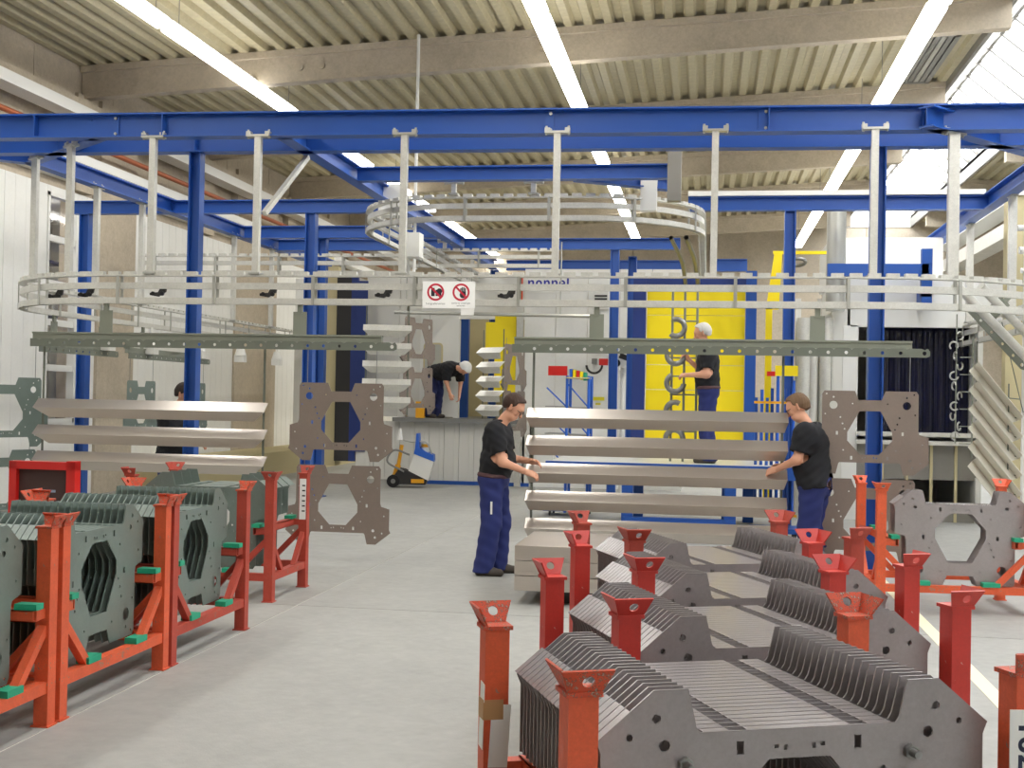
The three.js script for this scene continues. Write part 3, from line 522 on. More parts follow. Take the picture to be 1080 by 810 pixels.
// papers and tape on rack posts
{
  const at = (c, u, w, turn) => [c[0] + Math.cos(turn) * u + Math.sin(turn) * w, c[1] - Math.sin(turn) * u + Math.cos(turn) * w];
  const [bx, bz] = at(rightRacks[0], -0.61, -0.425, RT);
  const p = thing('paper_slip', 'torn white paper slips taped around the worn orange post', 'paper', [bx, 0.7, bz], RT);
  part('sheet', box(0.06, 0.19, 0.002, 0.012, -0.02, 0.0395).rotateZ(-0.05), M.paper, p); part('sheet', box(0.002, 0.2, 0.05, -0.0395, 0.04, 0.01).rotateX(0.08), M.paper, p);
  part('tape', [box(0.062, 0.06, 0.0015, -0.01, 0.06, 0.041), box(0.0015, 0.06, 0.062, -0.0412, 0.06, 0.01)], M.tape, p);
  const cv = document.createElement('canvas'); cv.width = 128; cv.height = 512; const c = cv.getContext('2d'); c.fillStyle = '#f2f2ee'; c.fillRect(0, 0, 128, 512); c.translate(64, 24); c.rotate(PI / 2); c.fillStyle = '#17203c'; c.font = 'bold 108px sans-serif'; c.textBaseline = 'middle'; c.fillText('1626', 0, 0);
  const tx = new THREE.CanvasTexture(cv); tx.colorSpace = THREE.SRGBColorSpace;
  const [fx, fz] = at(rightRacks[0], 0.61, 0.425, RT);
  const l = thing('rack_label', 'white rack label with the upright number 1626', 'label', [fx, 0.72, fz], RT - R(14));
  part('plate', box(0.1, 0.4, 0.006, 0, 0, 0.06), M.paper, l); const g = new THREE.PlaneGeometry(0.1, 0.4).translate(0, 0, 0.0635); g.userData.keepUV = true; part('print', g, SM({ map: tx, roughness: 0.6 }), l);
  part('bracket', [box(0.08, 0.02, 0.03, 0, 0.15, 0.045), box(0.08, 0.02, 0.03, 0, -0.15, 0.045)], M.orange, l);
  const [cx, cz] = [-3.52, -10.545];
  const k = thing('rack_label', 'narrow white label strip on the far red brown post', 'label', [cx, 0.78, cz + 0.04]); part('plate', box(0.06, 0.36, 0.003, 0, 0, 0.002), M.paper, k);
  part('print', Array.from({ length: 6 }, (_, i) => box(0.028, 0.012, 0.001, 0.008, 0.12 - i * 0.045, 0.0045)), M.dark, k);
}
// ---------------------------------------------------------------- plates hanging from the carriers (upside down)
function hang(label, mat, x, top, z, turn = 0, group, wires) {
  const o = addPlate(plateProto(mat, mat === M.primer ? 'primer' : 'hanggreen', 0.03), label, (q) => { q.rotation.order = 'YXZ'; q.rotation.set(0, turn, PI); q.position.set(x, top, z); }, group);
  for (const s of [-1, 1]) part('hook', rod([s * 0.36, 0.02, -0.006], [s * 0.36, -(wires ?? 0.36), -0.006], 0.004, 6), M.steel, o);
  return o;
}
const HG = 'plates hanging from the carrier bars';
hang('upper of the two brown grey plates hanging above the aisle', M.primer, -3.64, 1.83, -12, 0, HG); hang('lower of the two brown grey plates hanging above the aisle', M.primer, -3.66, 1.0, -12.02, 0, HG, 0.1);
hang('upper brown grey plate hanging behind the man on the right', M.primer, 1.52, 1.84, -12, 0, HG); hang('lower brown grey plate hanging behind the man on the right', M.primer, 1.5, 1.01, -12.02, 0, HG, 0.1);
hang('upper green plate hanging at the left picture edge', M.green, -7.74, 1.84, -12.75, R(66), HG); hang('lower green plate hanging at the left picture edge', M.green, -7.8, 1.02, -12.75, R(64), HG, 0.1);
hang('small far green plate hanging on the left side run', M.green, -7.9, 1.86, -16.4, PI / 2, HG); hang('farther green plate hanging on the left side run near the hidden worker', M.green, -7.9, 1.86, -18.2, PI / 2, HG);
hang('upper narrow looking plate hanging by the booth door', M.primer, -4.75, 3.02, -20, R(72), HG, 0.1); hang('lower narrow looking plate hanging by the booth door', M.primer, -4.75, 2.2, -20, R(70), HG, 0.1);
hang('upper pale plate hanging in front of the yellow panel', M.primer, -3.22, 2.62, -20.6, R(76), HG, 0.1); hang('lower pale plate hanging in front of the yellow panel', M.primer, -3.22, 1.84, -20.6, R(74), HG, 0.1);
tag(part('hanging_tube', [rod([-5.2, 3.12, -20.1], [-1.86, 3.08, -20.1], 0.03), rod([-5.0, 3.12, -20.1], [-5.0, 4.0, -20.1], 0.012, 6), rod([-2.4, 3.1, -20.1], [-2.4, 4.3, -20.1], 0.012, 6)], M.zinc), 'thin horizontal tube far behind above the bending worker', 'tube');
// ---------------------------------------------------------------- white booth at the back with the raised work floor
{
  const z = -23.8, b = thing('spray_booth', 'white panelled booth with a raised open work floor at the back', 'booth', [0, 0, 0]);
  for (let x = -6.9, i = 0; x < -3.6; x += 0.3, i++) part('skirt_panel', [b2(x, x + 0.29, 0.06, 1.22, z - 0.05, z), b2(x + 0.1, x + 0.2, 0.06, 1.22, z, z + 0.018)], M.offwhite, b);
  part('base_strip', b2(-6.2, -3.4, 0.0, 0.07, z - 0.04, z + 0.04), M.blue, b);
  part('ledge', b2(-6.1, -3.6, 1.22, 1.3, -27, z + 0.25), M.steel, b);
  const zw = z - 0.6;
  for (const [x0, x1] of [[-6.9, -6.2], [-6.2, -5.5]]) part('wall_panel', b2(x0 + 0.005, x1 - 0.005, 1.3, 4.2, zw - 0.06, zw), M.offwhite, b);
  const d = part('door', b2(-5.75, -5.05, 1.32, 3.3, zw, zw + 0.05), M.white, b);
  const rr = (w, h, r, dp) => { const s = new THREE.Shape(); s.moveTo(-w / 2 + r, -h / 2); s.lineTo(w / 2 - r, -h / 2); s.absarc(w / 2 - r, -h / 2 + r, r, -PI / 2, 0); s.lineTo(w / 2, h / 2 - r); s.absarc(w / 2 - r, h / 2 - r, r, 0, PI / 2); s.lineTo(-w / 2 + r, h / 2); s.absarc(-w / 2 + r, h / 2 - r, r, PI / 2, PI); s.lineTo(-w / 2, -h / 2 + r); s.absarc(-w / 2 + r, -h / 2 + r, r, PI, PI * 1.5); return ext(s, dp); };
  part('door_window', rr(0.4, 0.62, 0.08, 0.02).translate(-5.48, 2.5, zw + 0.05), M.tan, d); part('pane', rr(0.33, 0.55, 0.06, 0.006).translate(-5.48, 2.5, zw + 0.07), SM({ color: 0xb9bab0, roughness: 0.2 }), d);
  part('jamb', b2(-5.05, -4.95, 1.3, 3.35, zw - 0.1, zw + 0.06), M.white, b); part('lintel', b2(-5.75, -3.6, 3.3, 4.2, zw - 0.1, zw + 0.02), M.white, b);
  part('back_panel', b2(-6, -3.55, 1.3, 3.6, -27.05, -27), M.tan, b); part('side_panel', b2(-3.62, -3.55, 1.3, 3.6, -27, zw), M.tan, b); part('side_panel', b2(-6.05, -6, 1.3, 3.6, -27, zw), M.tan, b);
  part('post', b2(-5.08, -4.92, 1.3, 3.6, -25.3, -25.15), M.blue, b);
  part('yellow_panel', [b2(-4.12, -3.7, 1.75, 3.36, z + 0.02, z + 0.05), b2(-4.3, -4.12, 2.7, 3.2, z + 0.02, z + 0.05)], M.yellow, b);
  part('post', b2(-3.68, -3.56, 0, 3.5, z, z + 0.12), M.galv, b);
  for (let x = -3.55; x < -1.0; x += 0.62) part('wall_panel', b2(x + 0.005, x + 0.615, 0, 4.25, z - 0.06, z), M.panel, b);
  part('post', b2(-7.35, -7.05, 0.4, 4.1, z - 0.3, z), M.dark, b); part('curtain', b2(-7.05, -6.92, 0.4, 4.1, z - 0.1, z), M.navy, b); part('curtain', b2(-6.92, -6.7, 0.6, 4.0, z + 0.02, z + 0.05), M.navy, b);
  // maker's lettering: orange bar and blue word
  part('sign_bar', b2(-3.66, -3.59, 3.64, 4.1, z, z + 0.02), SM({ color: 0xee4b1c, roughness: 0.5 }), b);
  const cv = document.createElement('canvas'); cv.width = 512; cv.height = 192; const c = cv.getContext('2d'); c.fillStyle = '#e6e6e1'; c.fillRect(0, 0, 512, 192); c.fillStyle = '#2a2f9e'; c.font = 'bold 150px sans-serif'; c.textBaseline = 'alphabetic'; c.fillText('noppel', 2, 128, 508);
  const tx = new THREE.CanvasTexture(cv); tx.colorSpace = THREE.SRGBColorSpace; const g = new THREE.PlaneGeometry(0.86, 0.34).translate(-3.08, 3.94, z + 0.012); g.userData.keepUV = true; part('lettering', g, SM({ map: tx, roughness: 0.5 }), b);
}
{ // fittings on the white panels
  const z = -23.74;
  const c = thing('control_box', 'white wall box with two yellow labels beside the blue post', 'control box', [-2.06, 1.66, z]); part('case', box(0.34, 0.34, 0.14, 0, 0, 0.07), M.white, c); part('label_strip', box(0.24, 0.07, 0.006, 0, 0.08, 0.143), SM({ color: 0xe6d92a, roughness: 0.5 }), c); part('label_strip', box(0.1, 0.04, 0.006, 0, -0.02, 0.143), SM({ color: 0xd8c93a, roughness: 0.5 }), c);
  const v = thing('vent_box', 'small dark ventilation grille high on the white booth', 'vent', [-2.05, 3.64, z]); part('case', box(0.3, 0.34, 0.12), M.white, v); for (let i = 0; i < 4; i++) part('slat', box(0.24, 0.035, 0.02, 0, -0.1 + i * 0.06, 0.066), M.dark, v);
  const h = thing('hose_reel', 'dark hose loop hanging on the white booth', 'hose', [-2.15, 2.38, z + 0.1]); part('hose', new THREE.TorusGeometry(0.15, 0.022, 8, 24, PI * 1.1).rotateZ(PI), M.dark, h); part('bracket', box(0.1, 0.1, 0.1, 0, 0.08, -0.03), M.steel, h);
  const e = thing('machine_head', 'white and black machine head with a red cap between blue posts', 'machine', [-1.55, 2.42, -22.8]); part('body', [box(0.42, 0.16, 0.2).rotateZ(-0.35), box(0.14, 0.2, 0.22, 0.1, -0.1, 0)], M.white, e); part('lens', cyl(0.07, 0.06, 0, 0, 0, 16).rotateX(PI / 2).translate(-0.1, -0.02, 0.12), M.black, e); part('cap', box(0.16, 0.12, 0.16, -0.35, 0.0, 0), M.signred, e); part('cover', box(0.34, 0.1, 0.22, 0.08, 0.1, 0).rotateZ(-0.35), M.dark, e); part('stand', rod([0, -2.42, 0], [0, -0.1, 0], 0.04), M.white, e);
}
{ // yellow roller door booth on a blue platform
  const z = -18, b = thing('door_portal', 'yellow sectional door in a blue portal on a raised platform', 'door', [0, 0, z]);
  for (let y = 1.16; y < 3.3; y += 0.36) part('section', [b2(-0.88, 0.52, y + 0.004, y + 0.356, -0.03, 0.03)], M.yellow, b);
  part('post', b2(-1.08, -0.9, 0, 3.5, -0.12, 0.08), M.navy, b); part('post', b2(0.53, 0.68, 0, 3.6, -0.12, 0.08), M.blue, b); part('header', b2(-1.08, 0.68, 3.36, 3.5, -0.12, 0.06), M.navy, b);
  const p = thing('work_platform', 'blue edged raised platform under the yellow door', 'platform', [0, 0, 0]);
  part('deck', b2(-1.95, 1.25, 0.84, 0.93, -18.1, -15.3), M.galv, p); part('edge_beam', b2(-1.97, 1.27, 0.78, 0.94, -15.3, -15.22), M.blue, p); part('low_beam', b2(-1.0, 0.35, 0.12, 0.28, -15.32, -15.2), M.blue, p);
  for (const x of [-0.95, 0.3]) for (const zz of [-15.3, -17.8]) part('leg', b2(x - 0.07, x + 0.07, 0, 0.84, zz - 0.07, zz + 0.07), M.blue, p);
  // ladder-like jig with hung parts in front of the man
  const j = thing('jig_frame', 'upright grey ladder jig with small hung parts before the yellow door', 'jig', [-0.28, 0.93, -16.2]);
  for (const x of [-0.18, -0.02, 0.14]) part('upright', rod([x, 0, 0], [x, 2.3, 0], 0.016, 8), M.olive, j); for (let y = 0.15; y < 2.3; y += 0.24) part('rung', rod([-0.2, y, 0], [0.16, y, 0], 0.012, 6), M.olive, j);
  for (let i = 0; i < 5; i++) part('hung_part', new THREE.TorusGeometry(0.11, 0.035, 8, 16, 4.2).rotateZ(i).translate(-0.13, 0.3 + i * 0.36, 0.06), M.steel, j);
}
{ // tool trolley with red and striped heads, left of the yellow door
  const t = thing('tool_trolley', 'blue wire trolley with a red head panel and striped boxes', 'trolley', [-2.05, 0, -18.2]);
  for (const [x, zz] of [[0.02, 0.2], [0.34, 0.2], [0.02, -0.25], [0.34, -0.25]]) part('upright', rod([x, 0.05, zz], [x, 2.06, zz], 0.022, 8), M.midblue, t);
  for (const y of [0.3, 0.75, 1.2, 1.6]) part('shelf', [b2(-0.3, 0.02, y, y + 0.012, -0.25, 0.2), b2(0.02, 0.34, y - 0.02, y, -0.25, 0.2)], M.steel, t);
  for (const y of [0.75, 1.2, 1.6]) part('brace', [rod([-0.28, y + 0.28, 0.2], [0.02, y, 0.2], 0.012, 6), rod([0.34, y, 0.21], [0.02, y + 0.35, 0.21], 0.012, 6)], M.midblue, t);
  part('head_panel', box(0.28, 0.14, 0.03, -0.12, 2.13, 0.22), M.signred, t);
  for (let i = 0; i < 5; i++) part('striped_box', box(0.042, 0.12, 0.2, 0.07 + i * 0.052, 2.1 - i * 0.012, 0.1), [M.midblue, M.yellow, M.signred, M.yellow, M.rubber][i], t);
  part('tray', box(0.34, 0.02, 0.3, 0.18, 2.03, 0.1), M.tan, t);
  for (const [x, zz] of [[-0.2, 0.2], [0.34, 0.2], [-0.2, -0.25], [0.34, -0.25]]) part('castor', cyl(0.04, 0.03, 0, 0, 0, 12).rotateZ(PI / 2).translate(x, 0.04, zz), M.dark, t);
  part('base', b2(-0.3, 0.36, 0.07, 0.1, -0.27, 0.22), M.midblue, t);
  const u = thing('hook_trolley', 'blue trolley full of hanging hooks with a yellow sign', 'trolley', [0.86, 0, -15.9]);
  for (let i = 0; i < 8; i++) part('hook_bar', rod([-0.24 + i * 0.065, 0.3, 0.05 * (i % 3)], [-0.24 + i * 0.065, 1.9 + 0.1 * (i % 3 === 1) - 0.12 * (i < 3), 0.05 * (i % 3)], 0.02, 8), i % 3 === 1 ? M.midblue : M.blue, u);
  part('sign_plate', box(0.28, 0.13, 0.01, 0.12, 2.12, 0.12), M.yellow, u); part('sign_arm', box(0.1, 0.06, 0.03, -0.07, 2.08, 0.12), M.signred, u); part('crossbar', [box(0.55, 0.03, 0.03, 0, 1.72, 0.18), box(0.55, 0.03, 0.03, 0, 0.3, 0.05)], M.amber, u); part('base', box(0.6, 0.06, 0.5, 0, 0.12, 0), M.blue, u); part('post', rod([0.02, 0.12, 0.1], [0.02, 2.15, 0.1], 0.02), M.midblue, u);
  for (const x of [-0.25, 0.25]) for (const zz of [-0.2, 0.2]) part('castor', cyl(0.045, 0.03, 0, 0, 0, 12).rotateZ(PI / 2).translate(x, 0.045, zz), M.dark, u);
}
{ // yellow hoist frame, steel duct and white casing at right rear
  const h = thing('hoist_frame', 'yellow angled hoist frame above the track on the right', 'hoist', [0, 0, -20]);
  part('arm', ext(poly([[0.9, 3.2], [1.1, 3.2], [1.14, 4.1], [1.02, 4.1]]), 0.1), M.yellow, h); part('crossbar', b2(1.0, 1.95, 4.08, 4.13, 0.02, 0.08), M.yellow, h); part('drop', b2(1.9, 1.95, 3.5, 4.1, 0.02, 0.08), M.yellow, h); part('pulley', new THREE.TorusGeometry(0.12, 0.03, 8, 20).rotateX(1.2).translate(1.38, 3.95, 0.1), M.steel, h); part('column', b2(0.9, 1.0, 0, 3.3, 0, 0.1), M.yellow, h);
  const c = thing('oven_casing', 'white curing oven with a dark strip curtain opening', 'oven', [0, 0, -19]);
  part('upper_casing', b2(1.95, 4.4, 3.2, 3.62, -3, 0), M.white, c); part('roof_casing', b2(1.9, 3.6, 3.62, 4.35, -3, -1), M.white, c);
  part('lintel', b2(2.1, 4.3, 2.88, 3.2, -0.1, 0.02), M.white, c); part('jamb', b2(2.0, 2.22, 0, 2.9, -0.2, 0.02), M.white, c); part('jamb', b2(2.35, 2.41, 1.3, 2.85, -0.08, 0.02), M.galv, c);
  part('sill', [b2(2.2, 4.0, 1.26, 1.32, -0.2, 0.12), b2(2.2, 4.0, 1.14, 1.2, -0.2, 0.16)], M.galv, c); part('lower_panel', b2(2.2, 4.0, 0.62, 1.14, -0.2, -0.05), M.frame, c); part('lower_panel', b2(2.2, 4.0, 0, 0.25, -0.2, -0.05), M.frame, c); part('floor_panel', b2(2.06, 3.92, 1.1, 1.16, -3, -0.2), M.galv, c); for (const x of [2.6, 2.95, 3.3, 3.65]) part('rib', b2(x - 0.02, x + 0.02, 0, 1.14, -0.05, -0.02), M.tan, c);
  part('side_wall', b2(3.92, 4.0, 0, 3.2, -3, 0.02), M.offwhite, c); part('side_wall', b2(2.0, 2.06, 0, 3.2, -3, 0), M.offwhite, c); part('rear_wall', b2(2, 4, 0, 3.2, -3.05, -3), M.offwhite, c);
  for (let i = 0; i < 9; i++) part('curtain_strip', new THREE.CylinderGeometry(0.14, 0.14, 1.6, 10, 1, true, -0.65, 1.3).translate(2.5 + i * 0.165, 2.1, -0.62 - 0.012 * (i % 2)), M.strip, c);
  for (const [x, n] of [[1.42, 0.1], [1.56, 0.07], [1.75, 0.1]]) part('duct_pipe', cyl(n, 3.0, x, 1.5, 0.1, 20), M.galv, c);
  part('vent_stack', cyl(0.14, 1.6, 1.86, 3.9, 0.2, 24), M.zinc, c); part('pale_panel', [b2(1.3, 1.38, 0, 3.3, -0.1, 0), b2(1.62, 1.68, 0, 3.3, -0.1, 0), b2(1.84, 2.0, 0, 3.3, -0.15, 0)], M.offwhite, c); part('portal', [b2(1.72, 3.15, 3.6, 3.78, 0.3, 0.42), b2(3.05, 3.2, 3.3, 4.0, 0.3, 0.42)], M.blue, c); part('portal_leg', b2(3.05, 3.2, 3.2, 3.4, 0.0, 0.42), M.blue, c);
  const s = thing('cabin_wall', 'grey panelled cabin wall at the right edge', 'cabin', [0, 0, -17.6]);
  for (const [x0, x1] of [[4.0, 4.25], [4.3, 4.9], [4.95, 5.7], [5.75, 6.6]]) part('panel', b2(x0, x1, 0, 4.6, -0.2, 0), x0 < 4.2 ? M.tan : M.offwhite, s); part('frame', [b2(4.24, 4.31, 0, 4.65, -0.1, 0.04), b2(4.88, 4.97, 0, 4.65, -0.1, 0.04)], M.frame, s); part('top_rail', b2(4.0, 6.6, 4.6, 4.7, -0.2, 0.05), M.white, s);
  const hk = thing('hook_string', 'string of shiny hooks hanging at the dark curtain opening', 'hooks', [3.42, 0, -17.9]);
  for (let i = 0; i < 11; i++) part('hook', new THREE.TorusGeometry(0.055, 0.012, 6, 12, 4.6).rotateZ(i * 1.3).rotateY(i).translate(0.05 * Math.sin(i * 2), 1.3 + i * 0.14, 0), M.zinc, hk); part('rod', rod([0, 1.2, 0], [0, 3.0, 0], 0.01, 6), M.olive, hk); part('rod', rod([0.22, 1.0, 0], [0.22, 2.7, 0], 0.012, 6), M.olive, hk);
  for (let y = 1.2; y < 2.6; y += 0.24) part('rung', rod([0.05, y, 0], [0.22, y, 0], 0.008, 6), M.olive, hk);
}
{ // grey box on the far wall
  const t = thing('wall_box', 'grey box with a cable high on the far concrete wall', 'box', [0.55, 6.9, -40.9]); part('case', box(0.8, 1.1, 0.3), M.concrete, t); part('cable', rod([0, 0.55, 0], [0, 1.2, 0], 0.05), M.dark, t);
}
{ // tan columns and white doors on the left behind the track
  const w = structGroup('wall_left_booth');
  part('column', b2(-8.9, -8.55, 0.5, 4.9, -27.4, -26.9), M.tan, w); part('column', b2(-7.6, -7.36, 0.3, 4.3, -24.3, -23.9), M.tan, w);
  const d = tag(part('sliding_panel', [b2(-8.75, -8.05, 0.52, 4.2, -25.4, -25.34), b2(-8.05, -7.98, 0.52, 4.2, -25.42, -25.3)], M.panel), 'tall white sliding panel behind the brown plates', 'panel');
}
// ---------------------------------------------------------------- floor machine, stacked profiles, red board
{
  const t = thing('floor_scrubber', 'yellow, blue and white walk-behind floor cleaning machine by the booth', 'scrubber', [-5.52, 0, -22.75], R(8));
  part('chassis', ext(poly([[-0.3, 0.06], [0.3, 0.06], [0.34, 0.16], [0.1, 0.24], [-0.1, 0.34], [-0.2, 0.36], [-0.3, 0.2]]), 0.36).translate(0, 0, -0.18), M.dark, t);
  part('tank', ext(poly([[-0.02, 0.32], [0.36, 0.14], [0.46, 0.52], [0.1, 0.66]]), 0.4).translate(0, 0, -0.2), M.white, t);
  part('lid', ext(poly([[0.08, 0.64], [0.46, 0.5], [0.45, 0.62], [0.3, 0.68], [0.18, 0.76], [0.16, 1.02], [0.12, 1.02], [0.1, 0.74]]), 0.42).translate(0, 0, -0.21), M.midblue, t);
  part('filler_cap', [cyl(0.07, 0.12, 0.27, 0.72, 0, 16), cyl(0.055, 0.06, 0.27, 0.81, 0, 16)], M.white, t); part('cap_ring', cyl(0.072, 0.06, 0.27, 0.79, 0, 16), M.amber, t);
  part('frame', [bar([-0.3, 0.12, 0.1], [-0.22, 0.42, 0.1], 0.1, 0.1), bar([-0.22, 0.4, 0.1], [-0.16, 0.8, 0.08], 0.06), box(0.24, 0.07, 0.06, 0.16, 0.13, 0.2)], M.amber, t);
  part('beacon', cyl(0.06, 0.22, -0.2, 1.0, 0.06, 14, 0.02), M.paper, t); part('handle', tube([[-0.2, 0.9, 0], [0.0, 0.86, 0.05], [0.3, 0.85, 0.1], [0.42, 0.6, 0.1]], 0.014, 20, 6), M.zinc, t);
  for (const z of [-0.18, 0.18]) { const w = part('wheel', cyl(0.12, 0.06, 0, 0, 0, 20).rotateX(PI / 2).translate(-0.3, 0.12, z), M.black, t); part('hub', cyl(0.045, 0.07, 0, 0, 0, 12).rotateX(PI / 2).translate(-0.3, 0.12, z), M.steel, w); }
  part('hose', tube([[-0.1, 0.3, 0.2], [-0.42, 0.5, 0.2], [-0.3, 0.7, 0.15], [0.0, 0.62, 0.22]], 0.02, 24, 6), M.steel, t);
  const k = tag(part('parts_block', b2(-5.62, -5.46, 1.3, 1.62, -23.62, -23.5), M.amber), 'small yellow block on the booth ledge below the narrow plates', 'block');
}
{
  for (let i = 0; i < 3; i++) tag(part('profile_bundle', [b2(-1.55, -0.7, 0.12 + i * 0.125, 0.12 + i * 0.125 + 0.119, -11.25, -10.1), b2(-1.52, -0.73, 0.12 + i * 0.125 + 0.03, 0.12 + i * 0.125 + 0.034, -10.1, -10.095)], M.louver), ['bottom', 'middle', 'top'][i] + ' flat grey bundle of the low pile behind the red posts', 'bundle', 'flat bundles on skids');
  for (const z of [-10.35, -11.0]) tag(part('skid', b2(-1.35, -0.8, 0, 0.118, z - 0.06, z + 0.06), M.dark), (z > -10.5 ? 'front' : 'rear') + ' dark skid under the low pile of bundles', 'skid');
  const t = thing('red_board', 'red framed dark board standing behind the green plates on the left', 'board', [-5.13, 0, -9.0], R(-4));
  part('frame', [b2(-0.29, -0.225, 0.55, 1.13, -0.04, 0.04), b2(0.215, 0.29, 0.55, 1.15, -0.04, 0.04), b2(-0.29, 0.29, 1.08, 1.14, -0.04, 0.04), b2(-0.29, 0.29, 0.5, 0.58, -0.04, 0.04)], M.signred, t);
  part('board', b2(-0.225, 0.215, 0.58, 1.08, -0.02, 0), SM({ color: 0x4a3330, roughness: 0.6 }), t);
  part('marking', [box(0.05, 0.02, 0.002, -0.1, 0.9, 0.002), box(0.07, 0.016, 0.002, -0.02, 0.905, 0.002), box(0.06, 0.02, 0.002, 0.07, 0.91, 0.002)], SM({ color: 0x8c9db8, roughness: 0.7 }), t);
  for (const x of [-0.25, 0.25]) part('leg', b2(x - 0.04, x + 0.04, 0, 0.52, -0.04, 0.04), M.signred, t);
}
// ---------------------------------------------------------------- people
function surface(sdf, lo, hi, cell) {                               // naive surface nets over a signed distance
  const n = [0, 1, 2].map((i) => Math.ceil((hi[i] - lo[i]) / cell) + 1), [nx, ny, nz] = n, F = new Float32Array(nx * ny * nz);
  for (let k = 0, q = 0; k < nz; k++) for (let j = 0; j < ny; j++) for (let i = 0; i < nx; i++, q++) F[q] = sdf(lo[0] + i * cell, lo[1] + j * cell, lo[2] + k * cell);
  const id = new Int32Array(nx * ny * nz).fill(-1), P = [], N = [], I = [], at = (i, j, k) => i + nx * (j + ny * k);
  for (let k = 0; k + 1 < nz; k++) for (let j = 0; j + 1 < ny; j++) for (let i = 0; i + 1 < nx; i++) {
    const c = at(i, j, k); let m = 0, sx = 0, sy = 0, sz = 0, cnt = 0;
    for (let b = 0; b < 8; b++) if (F[c + (b & 1) + (b >> 1 & 1) * nx + (b >> 2) * nx * ny] < 0) m |= 1 << b;
    if (m === 0 || m === 255) continue;
    for (let b = 0; b < 8; b++) for (const a of [1, 2, 4]) {
      if (b & a) continue; const b3 = b | a; if (((m >> b) & 1) === ((m >> b3) & 1)) continue;
      const f0 = F[c + (b & 1) + (b >> 1 & 1) * nx + (b >> 2) * nx * ny], f1 = F[c + (b3 & 1) + (b3 >> 1 & 1) * nx + (b3 >> 2) * nx * ny], t = f0 / (f0 - f1);
      sx += (b & 1) + (a === 1 ? t : 0); sy += (b >> 1 & 1) + (a === 2 ? t : 0); sz += (b >> 2) + (a === 4 ? t : 0); cnt++;
    }
    const x = lo[0] + (i + sx / cnt) * cell, y = lo[1] + (j + sy / cnt) * cell, z = lo[2] + (k + sz / cnt) * cell, e = cell * 0.5;
    id[c] = P.length / 3; P.push(x, y, z);
    let gx = sdf(x + e, y, z) - sdf(x - e, y, z), gy = sdf(x, y + e, z) - sdf(x, y - e, z), gz = sdf(x, y, z + e) - sdf(x, y, z - e); const L = Math.hypot(gx, gy, gz) || 1; N.push(gx / L, gy / L, gz / L);
  }
  const quad = (a, b, c, d, flip) => { if (a < 0 || b < 0 || c < 0 || d < 0) return; flip ? I.push(a, c, b, b, c, d) : I.push(a, b, c, b, d, c); };
  for (let k = 1; k + 1 < nz; k++) for (let j = 1; j + 1 < ny; j++) for (let i = 1; i + 1 < nx; i++) {
    const c = at(i, j, k), s = F[c] < 0;
    if (s !== F[c + 1] < 0) quad(id[at(i, j - 1, k - 1)], id[at(i, j, k - 1)], id[at(i, j - 1, k)], id[c], !s);
    if (s !== F[c + nx] < 0) quad(id[at(i - 1, j, k - 1)], id[at(i, j, k - 1)], id[at(i - 1, j, k)], id[c], s);
    if (s !== F[c + nx * ny] < 0) quad(id[at(i - 1, j - 1, k)], id[at(i, j - 1, k)], id[at(i - 1, j, k)], id[c], !s);
  }
  const g = new THREE.BufferGeometry(); g.setAttribute('position', new THREE.Float32BufferAttribute(P, 3)); g.setAttribute('normal', new THREE.Float32BufferAttribute(N, 3)); g.setAttribute('uv', new THREE.Float32BufferAttribute(new Float32Array(P.length / 3 * 2), 2)); g.setIndex(I); return g;
}
const cap = (a, b, ra, rb = ra) => [a[0], a[1], a[2], b[0] - a[0], b[1] - a[1], b[2] - a[2], ra, rb, 1 / Math.max(1e-9, (b[0] - a[0]) ** 2 + (b[1] - a[1]) ** 2 + (b[2] - a[2]) ** 2)];
function capD(c, x, y, z) { const px = x - c[0], py = y - c[1], pz = z - c[2]; let t = (px * c[3] + py * c[4] + pz * c[5]) * c[8]; t = t < 0 ? 0 : t > 1 ? 1 : t; return Math.hypot(px - c[3] * t, py - c[4] * t, pz - c[5] * t) - (c[6] + (c[7] - c[6]) * t); }
const smin = (a, b, k) => { const h = Math.max(k - Math.abs(a - b), 0) / k; return Math.min(a, b) - h * h * k * 0.25; };
const blend = (caps, k, grow = 0) => (x, y, z) => { let d = 9; for (const c of caps) { const e = capD(c, x, y, z); d = d > 8 ? e : smin(d, e, k); } return d - grow; };
function bounds(caps, pad) { const lo = [9, 9, 9], hi = [-9, -9, -9]; for (const c of caps) for (let i = 0; i < 3; i++) { const r = Math.max(c[6], c[7]) + pad; lo[i] = Math.min(lo[i], c[i] - r, c[i] + c[3 + i] - r); hi[i] = Math.max(hi[i], c[i] + r, c[i] + c[3 + i] + r); } return [lo, hi]; }
const V3 = (a) => new THREE.Vector3(...a), A3 = (v) => [v.x, v.y, v.z], lerp = (a, b, t) => a.map((v, i) => v + (b[i] - v) * t);
const clothBump = { bumpMap: T.cloth, bumpScale: 0.0006 };
const P = {
  skin: SM({ color: 0xd9a083, roughness: 0.55 }), shirt: SM({ color: 0x17181d, roughness: 0.9 }), jeans: SM({ color: 0x26306a, roughness: 0.9 }), darkjeans: SM({ color: 0x1d2450, roughness: 0.9 }), brownhair: SM({ color: 0x3a2418, roughness: 0.7 }), darkhair: SM({ color: 0x2b1d17, roughness: 0.7 }), fairhair: SM({ color: 0x6b5138, roughness: 0.7 }), greyhair: SM({ color: 0xc9c7c2, roughness: 0.7 }), shoe: SM({ color: 0x4a443e, roughness: 0.8 }), belt: SM({ color: 0x4b2c30, roughness: 0.6 }), eye: SM({ color: 0x16120f, roughness: 0.3 }), lip: SM({ color: 0xb06a58, roughness: 0.5 }), white: SM({ color: 0xe8e8e6, roughness: 0.9 }),
};
